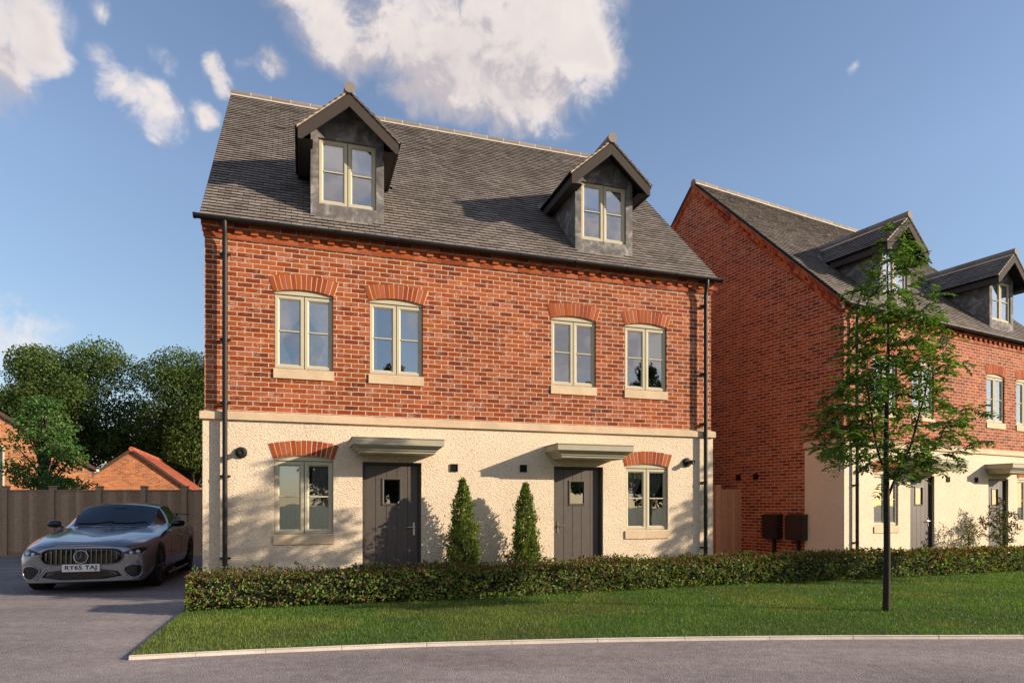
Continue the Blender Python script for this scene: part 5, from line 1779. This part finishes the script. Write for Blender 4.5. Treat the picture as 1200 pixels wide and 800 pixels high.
# rear wing
mb = MB()
for s in (-1,1): mb.tube([(s*.55,4.55,1.08),(s*.57,4.66,1.20)], [.025,.018], 8)
prof = [(-.11,.0),(-.04,.022),(.06,.026),(.13,.012),(.13,.004),(.0,-.004)]
n = 13; V=[];F_=[]
for i in range(n):
    x = -.80+1.6*i/(n-1); dz = -.05*(abs(x)/.8)**3; dy = .06*(abs(x)/.8)**2
    for py_, pz_ in prof: V.append((x, 4.68+py_+dy, 1.215+pz_+dz))
k6 = len(prof)
for i in range(n-1):
    for k in range(k6): F_.append((i*k6+k, i*k6+(k+1)%k6, (i+1)*k6+(k+1)%k6, (i+1)*k6+k))
F_.append(tuple(range(k6))); F_.append(tuple(range((n-1)*k6, n*k6)))
mb.mesh(V, F_, 0, True); mb.build('rear_spoiler', M['gloss_black'], CAR)
# wheels
def wheel(x, y):
    s = 1 if x > 0 else -1; Rr = .352; W = .14
    c = (x, y, Rr)
    mb = MB()
    mb.lathe((x-s*W,y,Rr), (s,0,0), [(0,.25),(0,.33),(.02,Rr),(2*W-.03,Rr),(2*W-.004,.335),(2*W,.30),(2*W-.004,.268),(2*W-.05,.255)], 40)
    ty = mb.build('wheel', M['rubber'], CAR)
    rm = MB(); xo = x+s*W
    rm.lathe((xo-s*.05,y,Rr), (s,0,0), [(-.16,.255),(.03,.262),(.044,.262),(.044,.248),(.0,.240),(-.10,.235)], 40)
    for k in range(10):
        a = 2*PI*k/10
        for da in (-.10,.10):
            p0 = (xo-s*.012, y+math.cos(a)*.05, Rr+math.sin(a)*.05); p1 = (xo-s*.012, y+math.cos(a+da)*.245, Rr+math.sin(a+da)*.245)
            rm.tube([p0,p1], [.016,.011], 6)
    rm.lathe((xo-s*.03,y,Rr),(s,0,0),[(0,.07),(.03,.06),(.034,.03),(.034,0)],20)
    rm.build('rim', M['alloy'], ty)
    bd = MB(); bd.lathe((xo-s*.11,y,Rr),(s,0,0),[(0,.0),(.0,.20),(.02,.20),(.02,0)],30); bd.build('brake_disc', M['alloy'], ty)
for x, y in WH: wheel(x, y)
# cabin seen through the glass: dark lining, dashboard, seats, steering wheel
mb = MB()
mb.box(-.80,.80,1.75,4.3,.30,.34); mb.box(-.78,.78,4.15,4.2,.34,.95)
for s in (-1,1): mb.box(s*.80-.01, s*.80+.01, 1.75, 4.2, .34, .93)
mb.box(-.80,.80,1.60,1.66,.34,.93)
mb.build('cabin_lining', M['gloss_black'], CAR)
mb = MB()
mb.mesh([(-.76,1.78,.90),(.76,1.78,.90),(.76,2.15,.965),(-.76,2.15,.965),(-.76,2.22,.93),(.76,2.22,.93),(.72,2.24,.60),(-.72,2.24,.60)], [(0,1,2,3),(3,2,5,4),(4,5,6,7)])
mb.build('dashboard', M['seat'], CAR)
for s in (-1,1):
    mb = MB(); cx = s*.40
    for (x0,x1,y0,y1,z0,z1) in ((cx-.25,cx+.25,2.45,2.98,.40,.58),):
        mb.cbox(x0,x1,y0,y1,z0,z1,.04)
    mb.tube([(cx,2.96,.55),(cx,3.06,.80),(cx,3.14,1.08)], [.23,.25,.19], 12)
    mb.tube([(cx,3.15,1.10),(cx,3.17,1.17),(cx,3.18,1.28)], [.07,.13,.09], 10)
    mb.build('seat', M['seat'], CAR)
mb = MB(); n = 24
mb.tube([(.38+.18*math.cos(2*PI*k/n), 2.36-.05*math.sin(2*PI*k/n), .93+.17*math.sin(2*PI*k/n)) for k in range(n+1)], .016, 8, cap=False)
mb.tube([(.22,2.36,.93),(.54,2.36,.93)], .018, 6); mb.build('steering_wheel', M['gloss_black'], CAR)
mb = MB(); mb.cbox(-.10,.10,2.26,2.30,1.275,1.33,.01); mb.build('rear_view_mirror', M['gloss_black'], CAR)
# wipers
for s in (-.30,.25):
    mb = MB()
    def scr(x, y):
        h = bvh.ray_cast(Vector((x, y, 3)), Vector((0,0,-1))); return (x, y, h[0].z+.012)
    mb.tube([scr(s-.28,1.82),scr(s,1.80),scr(s+.30,1.86)], .008, 5); mb.build('wiper', M['gloss_black'], CAR)
tag(CAR, 'grey metallic saloon car with upright slatted grille parked on the drive', 'car')
